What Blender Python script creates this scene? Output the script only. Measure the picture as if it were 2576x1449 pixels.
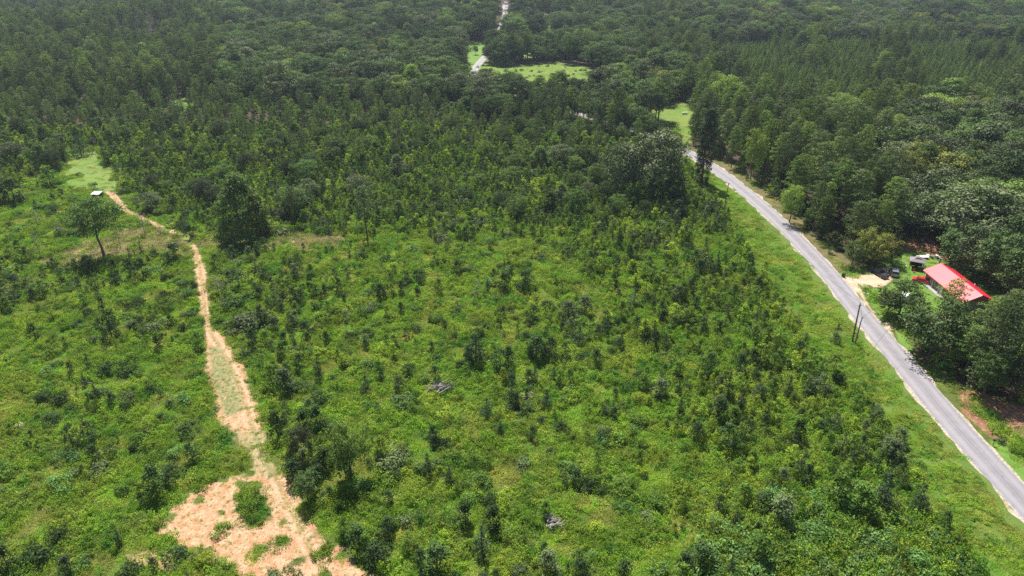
import bpy, math, random
import numpy as np
from mathutils import Vector, Matrix
R = math.radians
random.seed(7); rng = np.random.default_rng(11)
scene = bpy.context.scene; COL = scene.collection
for o in list(bpy.data.objects): bpy.data.objects.remove(o)

# ------------------------------------------------------------------ camera, sky, sun, exposure
PITCH = R(27); FP = 1740.0; CAMH = 80.0            # FP: focal length in pixels of a 2576 x 1449 picture
cam = bpy.data.cameras.new('camera'); cam_o = bpy.data.objects.new('camera', cam); COL.objects.link(cam_o)
cam.sensor_width = 36; cam.lens = 36*FP/2576; cam.clip_start = 0.5; cam.clip_end = 6000
cam_o.location = (0, 0, CAMH); cam_o.rotation_euler = (R(90)-PITCH, 0, 0)
scene.camera = cam_o
SUN_EL, SUN_AZ = R(58), R(-14)                       # azimuth measured from +Y (ahead), negative = to the left
world = bpy.data.worlds.new('World'); scene.world = world; world.use_nodes = True
wn = world.node_tree.nodes; wl = world.node_tree.links
sky = wn.new('ShaderNodeTexSky'); sky.sky_type = 'NISHITA'; sky.sun_disc = False
sky.sun_elevation = SUN_EL; sky.sun_rotation = SUN_AZ; sky.air_density = 1.2; sky.dust_density = 1.5
bg = wn['Background']; bg.inputs['Strength'].default_value = 0.072
wl.new(sky.outputs[0], bg.inputs['Color'])
sun = bpy.data.lights.new('sun', 'SUN'); sun.energy = 5.0; sun.angle = R(0.6); sun.color = (1.0, 0.955, 0.88)
sun_o = bpy.data.objects.new('sun', sun); COL.objects.link(sun_o)
sd = Vector((math.sin(SUN_AZ)*math.cos(SUN_EL), math.cos(SUN_AZ)*math.cos(SUN_EL), math.sin(SUN_EL)))
sun_o.rotation_euler = (-sd).to_track_quat('-Z', 'Y').to_euler(); sun_o.location = (0, 0, 200)
scene.view_settings.view_transform = 'Standard'; scene.view_settings.look = 'None'
scene.view_settings.exposure = 0.74; scene.view_settings.gamma = 1
scene.render.engine = 'CYCLES'
cy = scene.cycles; cy.max_bounces = 5; cy.diffuse_bounces = 3; cy.glossy_bounces = 2; cy.transmission_bounces = 3
cy.transparent_max_bounces = 4; cy.volume_bounces = 0; cy.use_denoising = False; cy.sample_clamp_indirect = 4
cy.caustics_reflective = False; cy.caustics_refractive = False

# ------------------------------------------------------------------ terrain and picture <-> ground helpers
def wav(x, y, seed, scale, n=7):
    r = np.random.default_rng(seed); s = 0
    for i in range(n):
        a = r.uniform(0, 6.283); k = r.uniform(.55, 1.9)/scale*6.283; p = r.uniform(0, 6.283)
        s = s + np.cos((x*np.cos(a)+y*np.sin(a))*k+p)
    return s/np.sqrt(n)*1.1
def sstep(a, b, x):
    t = np.clip((np.asarray(x, float)-a)/(b-a), 0, 1); return t*t*(3-2*t)
def ground_z(x, y):
    x = np.asarray(x, float); y = np.asarray(y, float)
    near = .28*wav(x, y, 3, 70)
    far = sstep(430, 800, y)
    hill = 6.5*wav(x, y*1.5, 5, 420) + 4*wav(x, y, 9, 240)
    left = 10*sstep(150, 420, -x)*sstep(420, 760, y)
    return near + far*hill + left*.6
def gz(x, y): return float(ground_z(x, y))
cp, sp = math.cos(PITCH), math.sin(PITCH)
def at(px, py, h=0.0):
    u = (px-1288)/FP; v = (py-724.5)/FP
    d = (u, cp-v*sp, -(sp+v*cp)); z = h
    for _ in range(12):
        t = (z-CAMH)/d[2]; z = z*.5+.5*(h+gz(d[0]*t, d[1]*t))
    return np.array((d[0]*t, d[1]*t))
def proj(x, y, z):
    dz = z-CAMH; zc = y*cp-dz*sp; v = -(y*sp+dz*cp)/zc
    return 1288+FP*x/zc, 724.5+FP*v, FP/zc
def gpoly(pts): return np.array([at(*p) for p in pts])
def inpoly(X, Y, P):
    ins = np.zeros(X.shape, bool); n = len(P)
    for i in range(n):
        x1, y1 = P[i]; x2, y2 = P[i-1]
        c = ((y1 > Y) != (y2 > Y)); ins ^= c & (X < (x2-x1)*(Y-y1)/((y2-y1) if y2 != y1 else 1e-9)+x1)
    return ins
def seg_dist(X, Y, P, closed=True, widths=None):
    D = np.full(X.shape, 1e9); n = len(P); r = range(n) if closed else range(1, n)
    for i in r:
        a, b = P[i-1], P[i]; ab = b-a; L = ab@ab+1e-9
        t = np.clip(((X-a[0])*ab[0]+(Y-a[1])*ab[1])/L, 0, 1)
        d = np.hypot(X-a[0]-t*ab[0], Y-a[1]-t*ab[1])
        if widths is not None: d = d-(widths[i-1]*(1-t)+widths[i]*t)
        D = np.minimum(D, d)
    return D
def sdf_poly(X, Y, P):
    d = seg_dist(X, Y, P); return np.where(inpoly(X, Y, P), -d, d)

# ------------------------------------------------------------------ materials
def mat(name):
    m = bpy.data.materials.new(name); m.use_nodes = True; m.node_tree.nodes.clear()
    return m, m.node_tree.nodes, m.node_tree.links
def N(nodes, t, **kw):
    n = nodes.new(t)
    for k, v in kw.items():
        if k in n.inputs: n.inputs[k].default_value = v
        else: setattr(n, k, v)
    return n
def mixc(n, l, fac, a, b, mode='MIX'):
    m = n.new('ShaderNodeMix'); m.data_type = 'RGBA'; m.blend_type = mode
    for s, v in ((m.inputs[0], fac), (m.inputs[6], a), (m.inputs[7], b)):
        if isinstance(v, (int, float)): s.default_value = v
        elif isinstance(v, tuple): s.default_value = (*v, 1) if len(v) == 3 else v
        else: l.new(v, s)
    return m.outputs[2]
def ramp(n, l, src, a, b, lo=0.0, hi=1.0):
    r = n.new('ShaderNodeMapRange'); r.interpolation_type = 'SMOOTHSTEP'
    l.new(src, r.inputs[0]); r.inputs[1].default_value = a; r.inputs[2].default_value = b
    r.inputs[3].default_value = lo; r.inputs[4].default_value = hi
    return r.outputs[0]
def noise(n, l, scale, detail=4, rough=.6, stretch=None):
    g = n.new('ShaderNodeNewGeometry'); t = n.new('ShaderNodeTexNoise')
    t.inputs['Scale'].default_value = scale; t.inputs['Detail'].default_value = detail; t.inputs['Roughness'].default_value = rough
    if stretch:
        mp = n.new('ShaderNodeMapping'); mp.inputs['Scale'].default_value = stretch
        l.new(g.outputs['Position'], mp.inputs[0]); l.new(mp.outputs[0], t.inputs[0])
    else: l.new(g.outputs['Position'], t.inputs[0])
    return t.outputs[0]
def math_(n, l, op, a, b):
    m = n.new('ShaderNodeMath'); m.operation = op
    for s, v in zip(m.inputs, (a, b)):
        if isinstance(v, (int, float)): s.default_value = v
        else: l.new(v, s)
    return m.outputs[0]
def leaf_mat(name, ca, cb, trans=.35, gloss=.06, patch=None, jitter=.4, rough=.45, ovar=.28):
    m, n, l = mat(name); gloss *= .3; rough = .62
    ca = tuple(x*ALB for x in ca); cb = tuple(x*ALB for x in cb); patch = patch and (patch[0],)+tuple(tuple(x*ALB for x in p) for p in patch[1:])
    oi = n.new('ShaderNodeObjectInfo'); g = n.new('ShaderNodeNewGeometry')
    c = mixc(n, l, oi.outputs['Random'], ca, cb)
    if patch: c = mixc(n, l, ramp(n, l, noise(n, l, 1/patch[0], 3), .45, .56), c, patch[1])
    if patch and len(patch) > 2: c = mixc(n, l, ramp(n, l, noise(n, l, 1/patch[0]*2.3, 3), .52, .61), c, patch[2])
    hv = n.new('ShaderNodeHueSaturation'); l.new(c, hv.inputs['Color'])
    ov = math_(n, l, 'FRACT', math_(n, l, 'MULTIPLY', oi.outputs['Random'], 7.31), 0); ov = ramp(n, l, ov, 0, 1, 1-ovar, 1+ovar)
    iv = math_(n, l, 'MULTIPLY_ADD', g.outputs['Random Per Island'], jitter*2); iv.node.inputs[2].default_value = 1-jitter
    l.new(math_(n, l, 'MULTIPLY', iv, ov), hv.inputs['Value'])
    l.new(math_(n, l, 'MULTIPLY_ADD', g.outputs['Random Per Island'], -.03), hv.inputs['Hue'])
    hv.inputs['Hue'].links[0].from_node.inputs[2].default_value = .515
    c = hv.outputs[0]
    d = N(n, 'ShaderNodeBsdfDiffuse'); t = N(n, 'ShaderNodeBsdfTranslucent'); gl = N(n, 'ShaderNodeBsdfGlossy')
    gl.inputs['Roughness'].default_value = rough; gl.inputs['Color'].default_value = (.75, .85, .8, 1)
    l.new(c, d.inputs[0]); l.new(mixc(n, l, .5, c, (1.0, 1.0, .25), 'MULTIPLY'), t.inputs[0])
    m1 = n.new('ShaderNodeMixShader'); m1.inputs[0].default_value = trans; l.new(d.outputs[0], m1.inputs[1]); l.new(t.outputs[0], m1.inputs[2])
    m2 = n.new('ShaderNodeMixShader'); m2.inputs[0].default_value = gloss; l.new(m1.outputs[0], m2.inputs[1]); l.new(gl.outputs[0], m2.inputs[2])
    o = n.new('ShaderNodeOutputMaterial'); l.new(m2.outputs[0], o.inputs[0]); return m
def simple(name, col, rough=.6, metal=0.0, var=.25, scale=3.0, spec=.4):
    m, n, l = mat(name); b = n.new('ShaderNodeBsdfPrincipled')
    c = mixc(n, l, ramp(n, l, noise(n, l, scale), .3, .7), tuple(x*(1-var) for x in col), tuple(min(1, x*(1+var*.6)) for x in col))
    l.new(c, b.inputs['Base Color']); b.inputs['Roughness'].default_value = rough; b.inputs['Metallic'].default_value = metal
    b.inputs['Specular IOR Level'].default_value = spec
    o = n.new('ShaderNodeOutputMaterial'); l.new(b.outputs[0], o.inputs[0]); return m

M = {}; ALB = 1.75
M['oak_dark'] = leaf_mat('oak_leaves_dark', (.036, .060, .020), (.052, .082, .024), .2, .04, ovar=.38)
M['oak_grey'] = leaf_mat('oak_leaves_grey', (.056, .074, .032), (.074, .088, .040), .18, .06, ovar=.35)
M['oak_mid'] = leaf_mat('oak_leaves_mid', (.054, .096, .022), (.082, .124, .028), .28, .05, ovar=.38)
M['oak_light'] = leaf_mat('oak_leaves_light', (.11, .175, .030), (.14, .19, .040), .4, .06)
M['oak_olive'] = leaf_mat('oak_leaves_olive', (.120, .128, .026), (.100, .115, .028), .32, .04)
M['pine_a'] = leaf_mat('pine_needles_a', (.058, .098, .020), (.088, .126, .024), .28, .04, ovar=.38)
M['pine_b'] = leaf_mat('pine_needles_b', (.050, .076, .024), (.074, .100, .029), .25, .05, ovar=.38)
M['sap_green'] = leaf_mat('sapling_leaves_green', (.066, .128, .015), (.100, .160, .018), .36, .05)
M['sap_dark'] = leaf_mat('sapling_leaves_dark', (.026, .050, .015), (.038, .066, .018), .2, .03)
M['sap_yellow'] = leaf_mat('sapling_leaves_yellow', (.175, .225, .018), (.135, .205, .018), .42, .05)
M['sap_grey'] = leaf_mat('sapling_leaves_grey', (.066, .090, .038), (.080, .102, .038), .25, .05)
M['cedar'] = leaf_mat('cedar_needles', (.022, .040, .018), (.032, .054, .022), .15, .05)
M['weed_a'] = leaf_mat('weed_leaves_a', (.108, .200, .016), (.132, .214, .018), .42, .02, jitter=.3, patch=(22, (.148, .212, .022), (.055, .150, .018)))
M['weed_b'] = leaf_mat('weed_leaves_b', (.085, .175, .016), (.112, .195, .018), .42, .02, jitter=.3, patch=(15, (.140, .185, .030), (.055, .130, .018)))
M['weed_c'] = leaf_mat('weed_leaves_c', (.130, .205, .020), (.088, .172, .018), .42, .02, patch=(11, (.175, .225, .028), (.115, .165, .032)))
M['weed_tan'] = leaf_mat('tall_grass_tan', (.25, .215, .105), (.19, .185, .075), .35, .05, patch=(9, (.23, .20, .11)))
M['grass_v'] = leaf_mat('verge_grass_blades', (.130, .235, .020), (.160, .245, .024), .42, .02, patch=(14, (.20, .22, .04), (.10, .215, .018)))
M['vine'] = leaf_mat('vine_leaves', (.060, .125, .028), (.085, .15, .032), .33, .07)
M['ivy'] = leaf_mat('ivy_leaves', (.022, .042, .018), (.03, .05, .02), .12, .06)
M['bark'] = simple('bark_grey_brown', (.12, .095, .075), .9, scale=2.5)
M['bark_pine'] = simple('bark_pine', (.15, .11, .085), .9, scale=2.5)
M['dead'] = simple('dead_branches', (.24, .20, .19), .9, scale=2)
M['dead_pale'] = simple('weathered_wood', (.36, .32, .29), .8, scale=5, var=.45)

# ------------------------------------------------------------------ mesh helpers
def mesh_from(name, V, F, mats, midx=None, smooth=False, uv=None):
    me = bpy.data.meshes.new(name); V = np.asarray(V, np.float32)
    k = F.shape[1] if isinstance(F, np.ndarray) else None
    if k:
        me.vertices.add(len(V)); me.vertices.foreach_set('co', V.ravel())
        me.loops.add(F.size); me.loops.foreach_set('vertex_index', F.astype(np.int32).ravel())
        me.polygons.add(len(F)); me.polygons.foreach_set('loop_start', np.arange(0, F.size, k, dtype=np.int32))
        me.update(calc_edges=True)
    else: me.from_pydata([tuple(v) for v in V], [], F)
    for m in mats: me.materials.append(m)
    if midx is not None: me.polygons.foreach_set('material_index', np.asarray(midx, np.int32))
    if smooth: me.polygons.foreach_set('use_smooth', np.ones(len(me.polygons), bool))
    me.update(); return me
def add(name, me, parent=None, loc=None, rot=None, scl=None, label=None, cat=None, group=None, kind=None):
    o = bpy.data.objects.new(name, me); COL.objects.link(o)
    if parent: o.parent = parent
    if loc is not None: o.location = loc
    if rot is not None: o.rotation_euler = rot
    if scl is not None: o.scale = scl
    for k, v in (('label', label), ('category', cat), ('group', group), ('kind', kind)):
        if v: o[k] = v
    return o
class MB:                                       # box / tube collector
    def __init__(s): s.V = []; s.F = []; s.I = []
    def poly(s, pts, faces, mi=0):
        b = len(s.V); s.V += [tuple(p) for p in pts]; s.F += [tuple(i+b for i in f) for f in faces]; s.I += [mi]*len(faces); return s
    def box(s, c, d, rz=0, mi=0, taper=1.0):
        x, y, z = d[0]/2, d[1]/2, d[2]/2; pts = []
        for sz, k in ((-1, 1), (1, taper)):
            for sx, sy in ((-1, -1), (1, -1), (1, 1), (-1, 1)):
                px, py = sx*x*k, sy*y*k
                pts.append((c[0]+px*math.cos(rz)-py*math.sin(rz), c[1]+px*math.sin(rz)+py*math.cos(rz), c[2]+sz*z))
        return s.poly(pts, [(3, 2, 1, 0), (4, 5, 6, 7), (0, 1, 5, 4), (1, 2, 6, 5), (2, 3, 7, 6), (3, 0, 4, 7)], mi)
    def tube(s, path, rad, n=6, mi=0, cap=True):
        path = [Vector(p) for p in path]; b = len(s.V); m = len(path)
        for i, p in enumerate(path):
            d = (path[min(i+1, m-1)]-path[max(i-1, 0)]).normalized()
            a = d.cross(Vector((0, 0, 1))); a = Vector((1, 0, 0)) if a.length < .05 else a.normalized(); c = d.cross(a)
            r = rad[i] if hasattr(rad, '__len__') else rad
            s.V += [tuple(p+(a*math.cos(6.2832*j/n)+c*math.sin(6.2832*j/n))*r) for j in range(n)]
        for i in range(m-1):
            for j in range(n):
                s.F.append((b+i*n+j, b+i*n+(j+1) % n, b+(i+1)*n+(j+1) % n, b+(i+1)*n+j)); s.I.append(mi)
        if cap:
            s.F.append(tuple(b+j for j in reversed(range(n)))); s.F.append(tuple(b+(m-1)*n+j for j in range(n))); s.I += [mi, mi]
        return s
    def mesh(s, name, mats, smooth=False): return mesh_from(name, s.V, s.F, mats if isinstance(mats, list) else [mats], s.I, smooth)
    def obj(s, name, mats, parent=None, **k): return add(name, s.mesh(name, mats), parent, **k)
def empty(name, loc, rz=0, scl=None, **k):
    o = add(name, None, loc=loc, rot=(0, 0, rz), **k)
    if scl is not None: o.scale = scl
    o.empty_display_size = .3; return o

def leaves(P, Nn, size, aspect=.6, r=rng):
    n = len(P); Nn = Nn/np.maximum(np.linalg.norm(Nn, axis=1, keepdims=True), 1e-6)
    T = r.normal(size=(n, 3)); T -= (T*Nn).sum(1, keepdims=True)*Nn; T /= np.linalg.norm(T, axis=1, keepdims=True)
    B = np.cross(Nn, T); s = size*r.uniform(.65, 1.35, (n, 1)); fold = Nn*s*r.uniform(-.1, .3, (n, 1))
    V = np.stack([P-T*s*.5, P+B*s*aspect*.5+fold, P+T*s*.5, P-B*s*aspect*.5+fold], 1).reshape(-1, 3)
    return V, np.arange(4*n).reshape(n, 4)
def sph(n, r, zmin=-1):
    d = r.normal(size=(n*3, 3)); d /= np.linalg.norm(d, axis=1, keepdims=True); d = d[d[:, 2] > zmin]; return d[:n]
def clump_leaves(C, Rr, per, size, r, flat=.8, aspect=.6, zmin=-.45, up=.35, rnd=.55, needle=False):
    P = []; Q = []
    for c, rr in zip(C, Rr):
        k = max(6, int(per*(rr/np.mean(Rr))**1.6)); d = sph(k, r, zmin)
        P.append(c+d*rr*np.array([1, 1, flat])*r.uniform(.55, 1.05, (len(d), 1)))
        Q.append(d*.95+r.normal(size=d.shape)*rnd*.62+np.array([0, 0, up]))
    return leaves(np.concatenate(P), np.concatenate(Q), size, aspect, r)
def limb_tubes(H, C, r, r0, k=9, trunk_top=.8, lean=.3, n=6):
    mb = MB(); t = [(0, 0, -.4), (0, 0, 0)]; x = y = 0
    for i in range(1, 6):
        x += r.uniform(-lean, lean); y += r.uniform(-lean, lean); t.append((x, y, H*trunk_top*i/5))
    mb.tube(t, [r0*1.35, r0*1.15, r0*.92, r0*.78, r0*.6, r0*.42, r0*.16], n)
    for c in C[r.permutation(len(C))[:k]]:
        f = np.clip(c[2]/H/trunk_top*.72, .2, .88)*5; i = min(int(f), 4); w = f-i
        a = np.array(t[i+1])*(1-w)+np.array(t[min(i+2, 6)])*w; b = np.array(c); mid = (a+b)/2+np.array([0, 0, .08*H*.3])
        mb.tube([a, mid, b], [r0*.38, r0*.24, r0*.07], 4, cap=False)
    return mb
def make_oak(seed, H=16, Rx=5.2, n=78, size=.46, base=.27, per=54):
    r = np.random.default_rng(seed); d = sph(n, r, -.75); q = r.uniform(.55, .95, (n, 1)); cz = H*(base+1)/2
    lob = 1+.22*np.cos(3*np.arctan2(d[:, 1], d[:, 0])+seed)[:, None]+.12*r.normal(size=(n, 1))
    C = d*q*np.array([Rx, Rx, H*(1-base)/2*.92])*np.concatenate([lob, lob, np.ones_like(lob)], 1)+np.array([0, 0, cz])
    if base < 0:
        t = r.uniform(0, 1, n)**1.1; a = r.uniform(0, 6.283, n); q = Rx*(1-t**1.3)**.55*r.uniform(.6, 1.08, n)*(1+.2*np.cos(3*a+seed)+.14*np.sin(t*15)); C = np.stack([q*np.cos(a), q*np.sin(a), H*(.05+.88*t)], 1)
    Rr = r.uniform(.9, 1.75, n)*Rx/5.2
    return clump_leaves(C, Rr, per, size, r, .72), limb_tubes(H, C, r, .03*H*.62, 12)
def make_pine(seed, H=18, L=3.3, base=.33, whorl=15, size=.42, per=30, r0=.2):
    r = np.random.default_rng(seed); C = []; Rr = []
    mb = MB(); mb.tube([(0, 0, -.4), (0, 0, 0), (r.uniform(-.2, .2), 0, H*.5), (0, r.uniform(-.2, .2), H*.97)], [r0*1.3, r0*1.1, r0*.75, r0*.12], 6)
    for i in range(whorl):
        t = (i+.5)/whorl; z = H*(base+(1-base)*t); ln = L*(1-t**2.2)**.6*(.55+.45*min(1, t*3.2))*r.uniform(.75, 1.15)
        a0 = r.uniform(0, 6.28); k = r.integers(4, 7)
        for j in range(k):
            a = a0+6.283*j/k+r.uniform(-.35, .35); l_ = ln*r.uniform(.6, 1.15)
            e = np.array([math.cos(a)*l_, math.sin(a)*l_, z+l_*r.uniform(-.02, .32)])
            if j % 2 == 0: mb.tube([(0, 0, z-.3), e], [r0*.22, r0*.06], 3, cap=False)
            C.append(e); Rr.append(r.uniform(.5, .85)); 
            if l_ > 1.3: C.append(e*np.array([.55, .55, 1])+r.normal(size=3)*.15); Rr.append(r.uniform(.4, .7))
    C.append(np.array([0, 0, H])); Rr.append(.55)
    return clump_leaves(np.array(C), np.array(Rr), per, size, r, .62, .34, -.6, .3, .7), mb
def make_cone(seed, H=5, Rb=1.15, n=46, size=.2, per=24, power=.8):
    r = np.random.default_rng(seed); t = r.uniform(0, 1, n)**1.25; a = r.uniform(0, 6.283, n); q = Rb*(1-t)**power*r.uniform(.45, 1, n)
    C = np.stack([q*np.cos(a), q*np.sin(a), H*(.1+.86*t)], 1); Rr = (.16+.24*(1-t))*Rb*r.uniform(.8, 1.25, n)
    mb = MB(); mb.tube([(0, 0, -.3), (0, 0, H*.5), (0, 0, H*.95)], [.09*H/5, .06*H/5, .015], 5)
    return clump_leaves(C, Rr, per, size, r, 1.2, .5, -.9, .5, .6), mb
def make_sapling(seed, H=3.6, Rb=1.0, n=30, size=.2, per=26):
    r = np.random.default_rng(seed); t = r.uniform(0, 1, n); a = r.uniform(0, 6.283, n)
    q = Rb*np.sin(np.clip(.25+t*.85, 0, 1)*2.9)*r.uniform(.35, 1, n); q = np.maximum(q, .05)
    C = np.stack([q*np.cos(a), q*np.sin(a), H*(.14+.82*t)], 1); Rr = r.uniform(.22, .42, n)
    mb = MB(); mb.tube([(0, 0, -.3), (.05, 0, H*.5), (0, .05, H*.94)], [.05, .035, .01], 4)
    for c in C[:7]: mb.tube([(0, 0, c[2]*.7), tuple(c)], [.02, .008], 3, cap=False)
    return clump_leaves(C, Rr, per, size, r, .9, .62, -.6, .5, .6), mb
def make_shrub(seed, H=1.8, Rb=1.35, n=24, size=.2, per=30):
    r = np.random.default_rng(seed); d = sph(n, r, -.05); C = d*np.array([Rb, Rb, H*.78])*r.uniform(.55, .95, (n, 1))
    C[:, 2] = np.maximum(C[:, 2], .15); Rr = r.uniform(.3, .55, n)
    mb = MB()
    for c in C[:6]: mb.tube([(0, 0, -.2), tuple(c*.9)], [.035, .01], 3, cap=False)
    return clump_leaves(C, Rr, per, size, r, .8, .62, -.4, .5, .6), mb
def make_weeds(seed, Rd=1.9, n=430, size=.2, hmax=.75, aspect=.5, up=1.0):
    r = np.random.default_rng(seed); q = Rd*np.sqrt(r.uniform(0, 1, n)); a = r.uniform(0, 6.283, n); x = q*np.cos(a); y = q*np.sin(a)
    h = hmax*(.35+.4*wav(x, y, seed, 1.6)**2*.6+.25*r.uniform(0, 1, n))*(1-.6*(q/Rd)**2)
    z = h*r.uniform(.25, 1, n)
    Nn = r.normal(size=(n, 3))*.62+np.array([0, 0, up])
    return leaves(np.stack([x, y, z], 1), Nn, size, aspect, r), None
def make_mounds(seed, Rd=1.7, n=9, per=55, size=.2, h0=.35, h1=1.0):
    r = np.random.default_rng(seed); q = Rd*np.sqrt(r.uniform(0, 1, n)); a = r.uniform(0, 6.283, n); P = []; Q = []
    for i in range(n):
        R_ = r.uniform(.35, .8); h = r.uniform(h0, h1)*R_/.6; d = sph(per, r, -.1); P.append(d*np.array([R_, R_, h])*r.uniform(.75, 1.08, (len(d), 1))+np.array([q[i]*math.cos(a[i]), q[i]*math.sin(a[i]), .02])); Q.append(d*.8+r.normal(size=d.shape)*.45+np.array([0, 0, .45]))
    k = 130; q2 = Rd*np.sqrt(r.uniform(0, 1, k)); a2 = r.uniform(0, 6.283, k); P.append(np.stack([q2*np.cos(a2), q2*np.sin(a2), r.uniform(.05, .35, k)], 1)); Q.append(r.normal(size=(k, 3))*.5+np.array([0, 0, 1]))
    return leaves(np.concatenate(P), np.concatenate(Q), size, .58, r), None
def make_grass(seed, Rd=1.7, n=420, L=.34, w=.07):
    r = np.random.default_rng(seed); q = Rd*np.sqrt(r.uniform(0, 1, n)); a = r.uniform(0, 6.283, n); P = np.stack([q*np.cos(a), q*np.sin(a), 0*q], 1)
    L = L*r.uniform(.5, 1.25, (n, 1)); d = r.normal(size=(n, 3)); d[:, 2] = r.uniform(.35, 1.0, n); d /= np.linalg.norm(d, axis=1, keepdims=True)
    s = np.cross(d, np.array([0, 0, 1.0])); s /= np.linalg.norm(s, axis=1, keepdims=True); w = w*r.uniform(.7, 1.4, (n, 1))
    V = np.stack([P-s*w*.5, P+s*w*.5, P+d*L*.65+s*w*.4, P+d*L+np.array([0, 0, -.1])*L], 1).reshape(-1, 3)
    return (V, np.arange(4*n).reshape(n, 4)), None
def make_column(seed, H=26, Rx=2.5):
    r = np.random.default_rng(seed); n = 190; t = r.uniform(0, 1, n); a = r.uniform(0, 6.283, n)
    q = Rx*(.72+.28*np.cos((t-.45)*2.6))*np.where(t > .82, np.sqrt(np.clip((1.03-t)/.21, 0, 1)), 1)*r.uniform(.7, 1.05, n)
    C = np.stack([q*np.cos(a), q*np.sin(a), H*t*.98+.2], 1); Rr = r.uniform(.6, 1.15, n)
    return clump_leaves(C, Rr, 60, .38, r, 1.0, .6, -.9, .3, .5), limb_tubes(H, C, r, .35, 4)
def make_dead(seed, H=14):
    r = np.random.default_rng(seed); mb = MB(); mb.tube([(0, 0, -.3), (0, 0, H*.5), (.2, .1, H)], [.2, .14, .03], 5)
    def br(p, d, ln, rad, lv):
        e = p+d*ln; mb.tube([tuple(p), tuple((p+e)/2+r.normal(size=3)*.08*ln), tuple(e)], [rad, rad*.7, rad*.35], 3, cap=False)
        if lv:
            for _ in range(4):
                dd = d+r.normal(size=3)*.55; dd[2] += .25; dd /= np.linalg.norm(dd); br(p+(e-p)*r.uniform(.4, 1), dd, ln*r.uniform(.45, .7), rad*.55, lv-1)
    for i in range(20):
        a = r.uniform(0, 6.28); z = H*r.uniform(.4, .97); d = np.array([math.cos(a), math.sin(a), r.uniform(.2, .8)]); d /= np.linalg.norm(d)
        br(np.array([0, 0, z]), d, 2.6*(1.15-z/H)+.8, .06, 2)
    return None, mb

# kind -> list of (leaf mesh, wood mesh, joined mesh, colour word)
KINDS = {}
def kind(name, gens, mats, wood):
    out = []
    for (lv, mb) in gens:
        for mk, word in mats:
            lm = wm = None
            if lv is not None: lm = mesh_from(name+'_crown', lv[0], lv[1], [M[mk]])
            if mb is not None: wm = mb.mesh(name+'_trunk', M[wood])
            if lm is not None and mb is not None:
                nb = len(lv[0]); F = [tuple(f) for f in lv[1]]+[tuple(i+nb for i in f) for f in mb.F]
                jm = mesh_from(name+'_whole', np.concatenate([lv[0], np.array(mb.V)]), F, [M[mk], M[wood]], [0]*len(lv[1])+[1]*len(mb.F))
            else: jm = lm or wm
            out.append((lm, wm, jm, word))
    KINDS[name] = out
kind('oak_tree', [make_oak(21, base=.16, n=95), make_oak(22, 15, 5.8, base=.14, n=100), make_oak(23, 17, 4.6, base=.12, n=95), make_oak(24, 14, 5.0, base=.1, n=90), make_oak(25, 16, 4.9, base=-.02, n=170, per=50), make_oak(26, 16, 5.6, base=.32, n=105, per=50)],
     [('oak_dark', 'dark green'), ('oak_grey', 'grey green'), ('oak_mid', 'mid green'), ('oak_light', 'bright yellow green'), ('oak_olive', 'olive brown')], 'bark')
kind('pine_tree', [make_pine(31), make_pine(32, 19, 3.7, .28, 16), make_pine(33, 16, 3.0, .25, 14), make_pine(34, 18, 3.5, .42, 12)],
     [('pine_a', 'mid green'), ('pine_b', 'dusty green')], 'bark_pine')
kind('slender_pine', [make_pine(41, 14, 1.7, .5, 9, .36, 22, .13), make_pine(42, 15, 1.9, .45, 10, .36, 22, .13), make_pine(43, 12, 1.5, .35, 10, .34, 22, .12)],
     [('pine_b', 'dusty green'), ('pine_a', 'mid green')], 'bark')
kind('young_pine', [make_cone(51, 8, 1.9, 60, .3, 26, .7), make_cone(52, 9, 1.8, 60, .3, 26, .75), make_cone(53, 7, 2.0, 55, .3, 26, .65)],
     [('pine_a', 'mid green'), ('oak_mid', 'fresh green')], 'bark_pine')
kind('sapling', [make_sapling(61), make_sapling(62, 4, .9), make_sapling(63, 3.2, 1.2), make_sapling(64, 3.8, 1.1), make_cone(65, 4, 1.0, 34, .2, 18)],
     [('sap_green', 'fresh green'), ('sap_dark', 'dark green'), ('sap_yellow', 'yellow green'), ('sap_grey', 'grey green')], 'bark')
kind('red_cedar', [make_cone(71), make_cone(72, 5.5, 1.0), make_cone(73, 4.5, 1.4)], [('cedar', 'dark')], 'bark')
kind('shrub', [make_shrub(81), make_shrub(82, 1.6, 1.6, 28), make_shrub(83, 2.2, 1.2), make_shrub(84, 1.5, 1.1, 18)],
     [('sap_green', 'fresh green'), ('sap_dark', 'dark green'), ('sap_yellow', 'yellow green'), ('sap_grey', 'grey green'), ('vine', 'leafy green')], 'bark')
kind('weeds', [make_mounds(91), make_mounds(92, n=7, per=66), make_mounds(93, size=.17, n=11), make_weeds(94, hmax=.6, n=480), make_mounds(95, h1=1.3, size=.23, per=46)],
     [('weed_a', ''), ('weed_b', ''), ('weed_c', '')], 'bark')
kind('weeds_tan', [make_grass(96, L=.8, w=.09), make_grass(97, L=.7, w=.09)], [('weed_tan', '')], 'bark')
kind('grass', [make_grass(101), make_grass(102, L=.28), make_weeds(103, n=420, size=.13, hmax=.25, aspect=.4, up=1.2)], [('grass_v', '')], 'bark')
kind('tuft', [make_grass(111, .32, 46, .42, .05), make_grass(112, .5, 60, .34, .05), make_weeds(113, .4, 40, .14, .3)], [('weed_a', '')], 'bark')
kind('vine_tower', [make_column(121)], [('ivy', 'very dark')], 'bark')
kind('dead_tree', [make_dead(131), make_dead(132, 12)], [(None, 'bare grey')], 'dead') if False else None
KINDS['dead_tree'] = [(None, g[1].mesh('dead_tree_trunk', M['dead']), None, 'bare grey') for g in (make_dead(131), make_dead(132, 12))]
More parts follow.
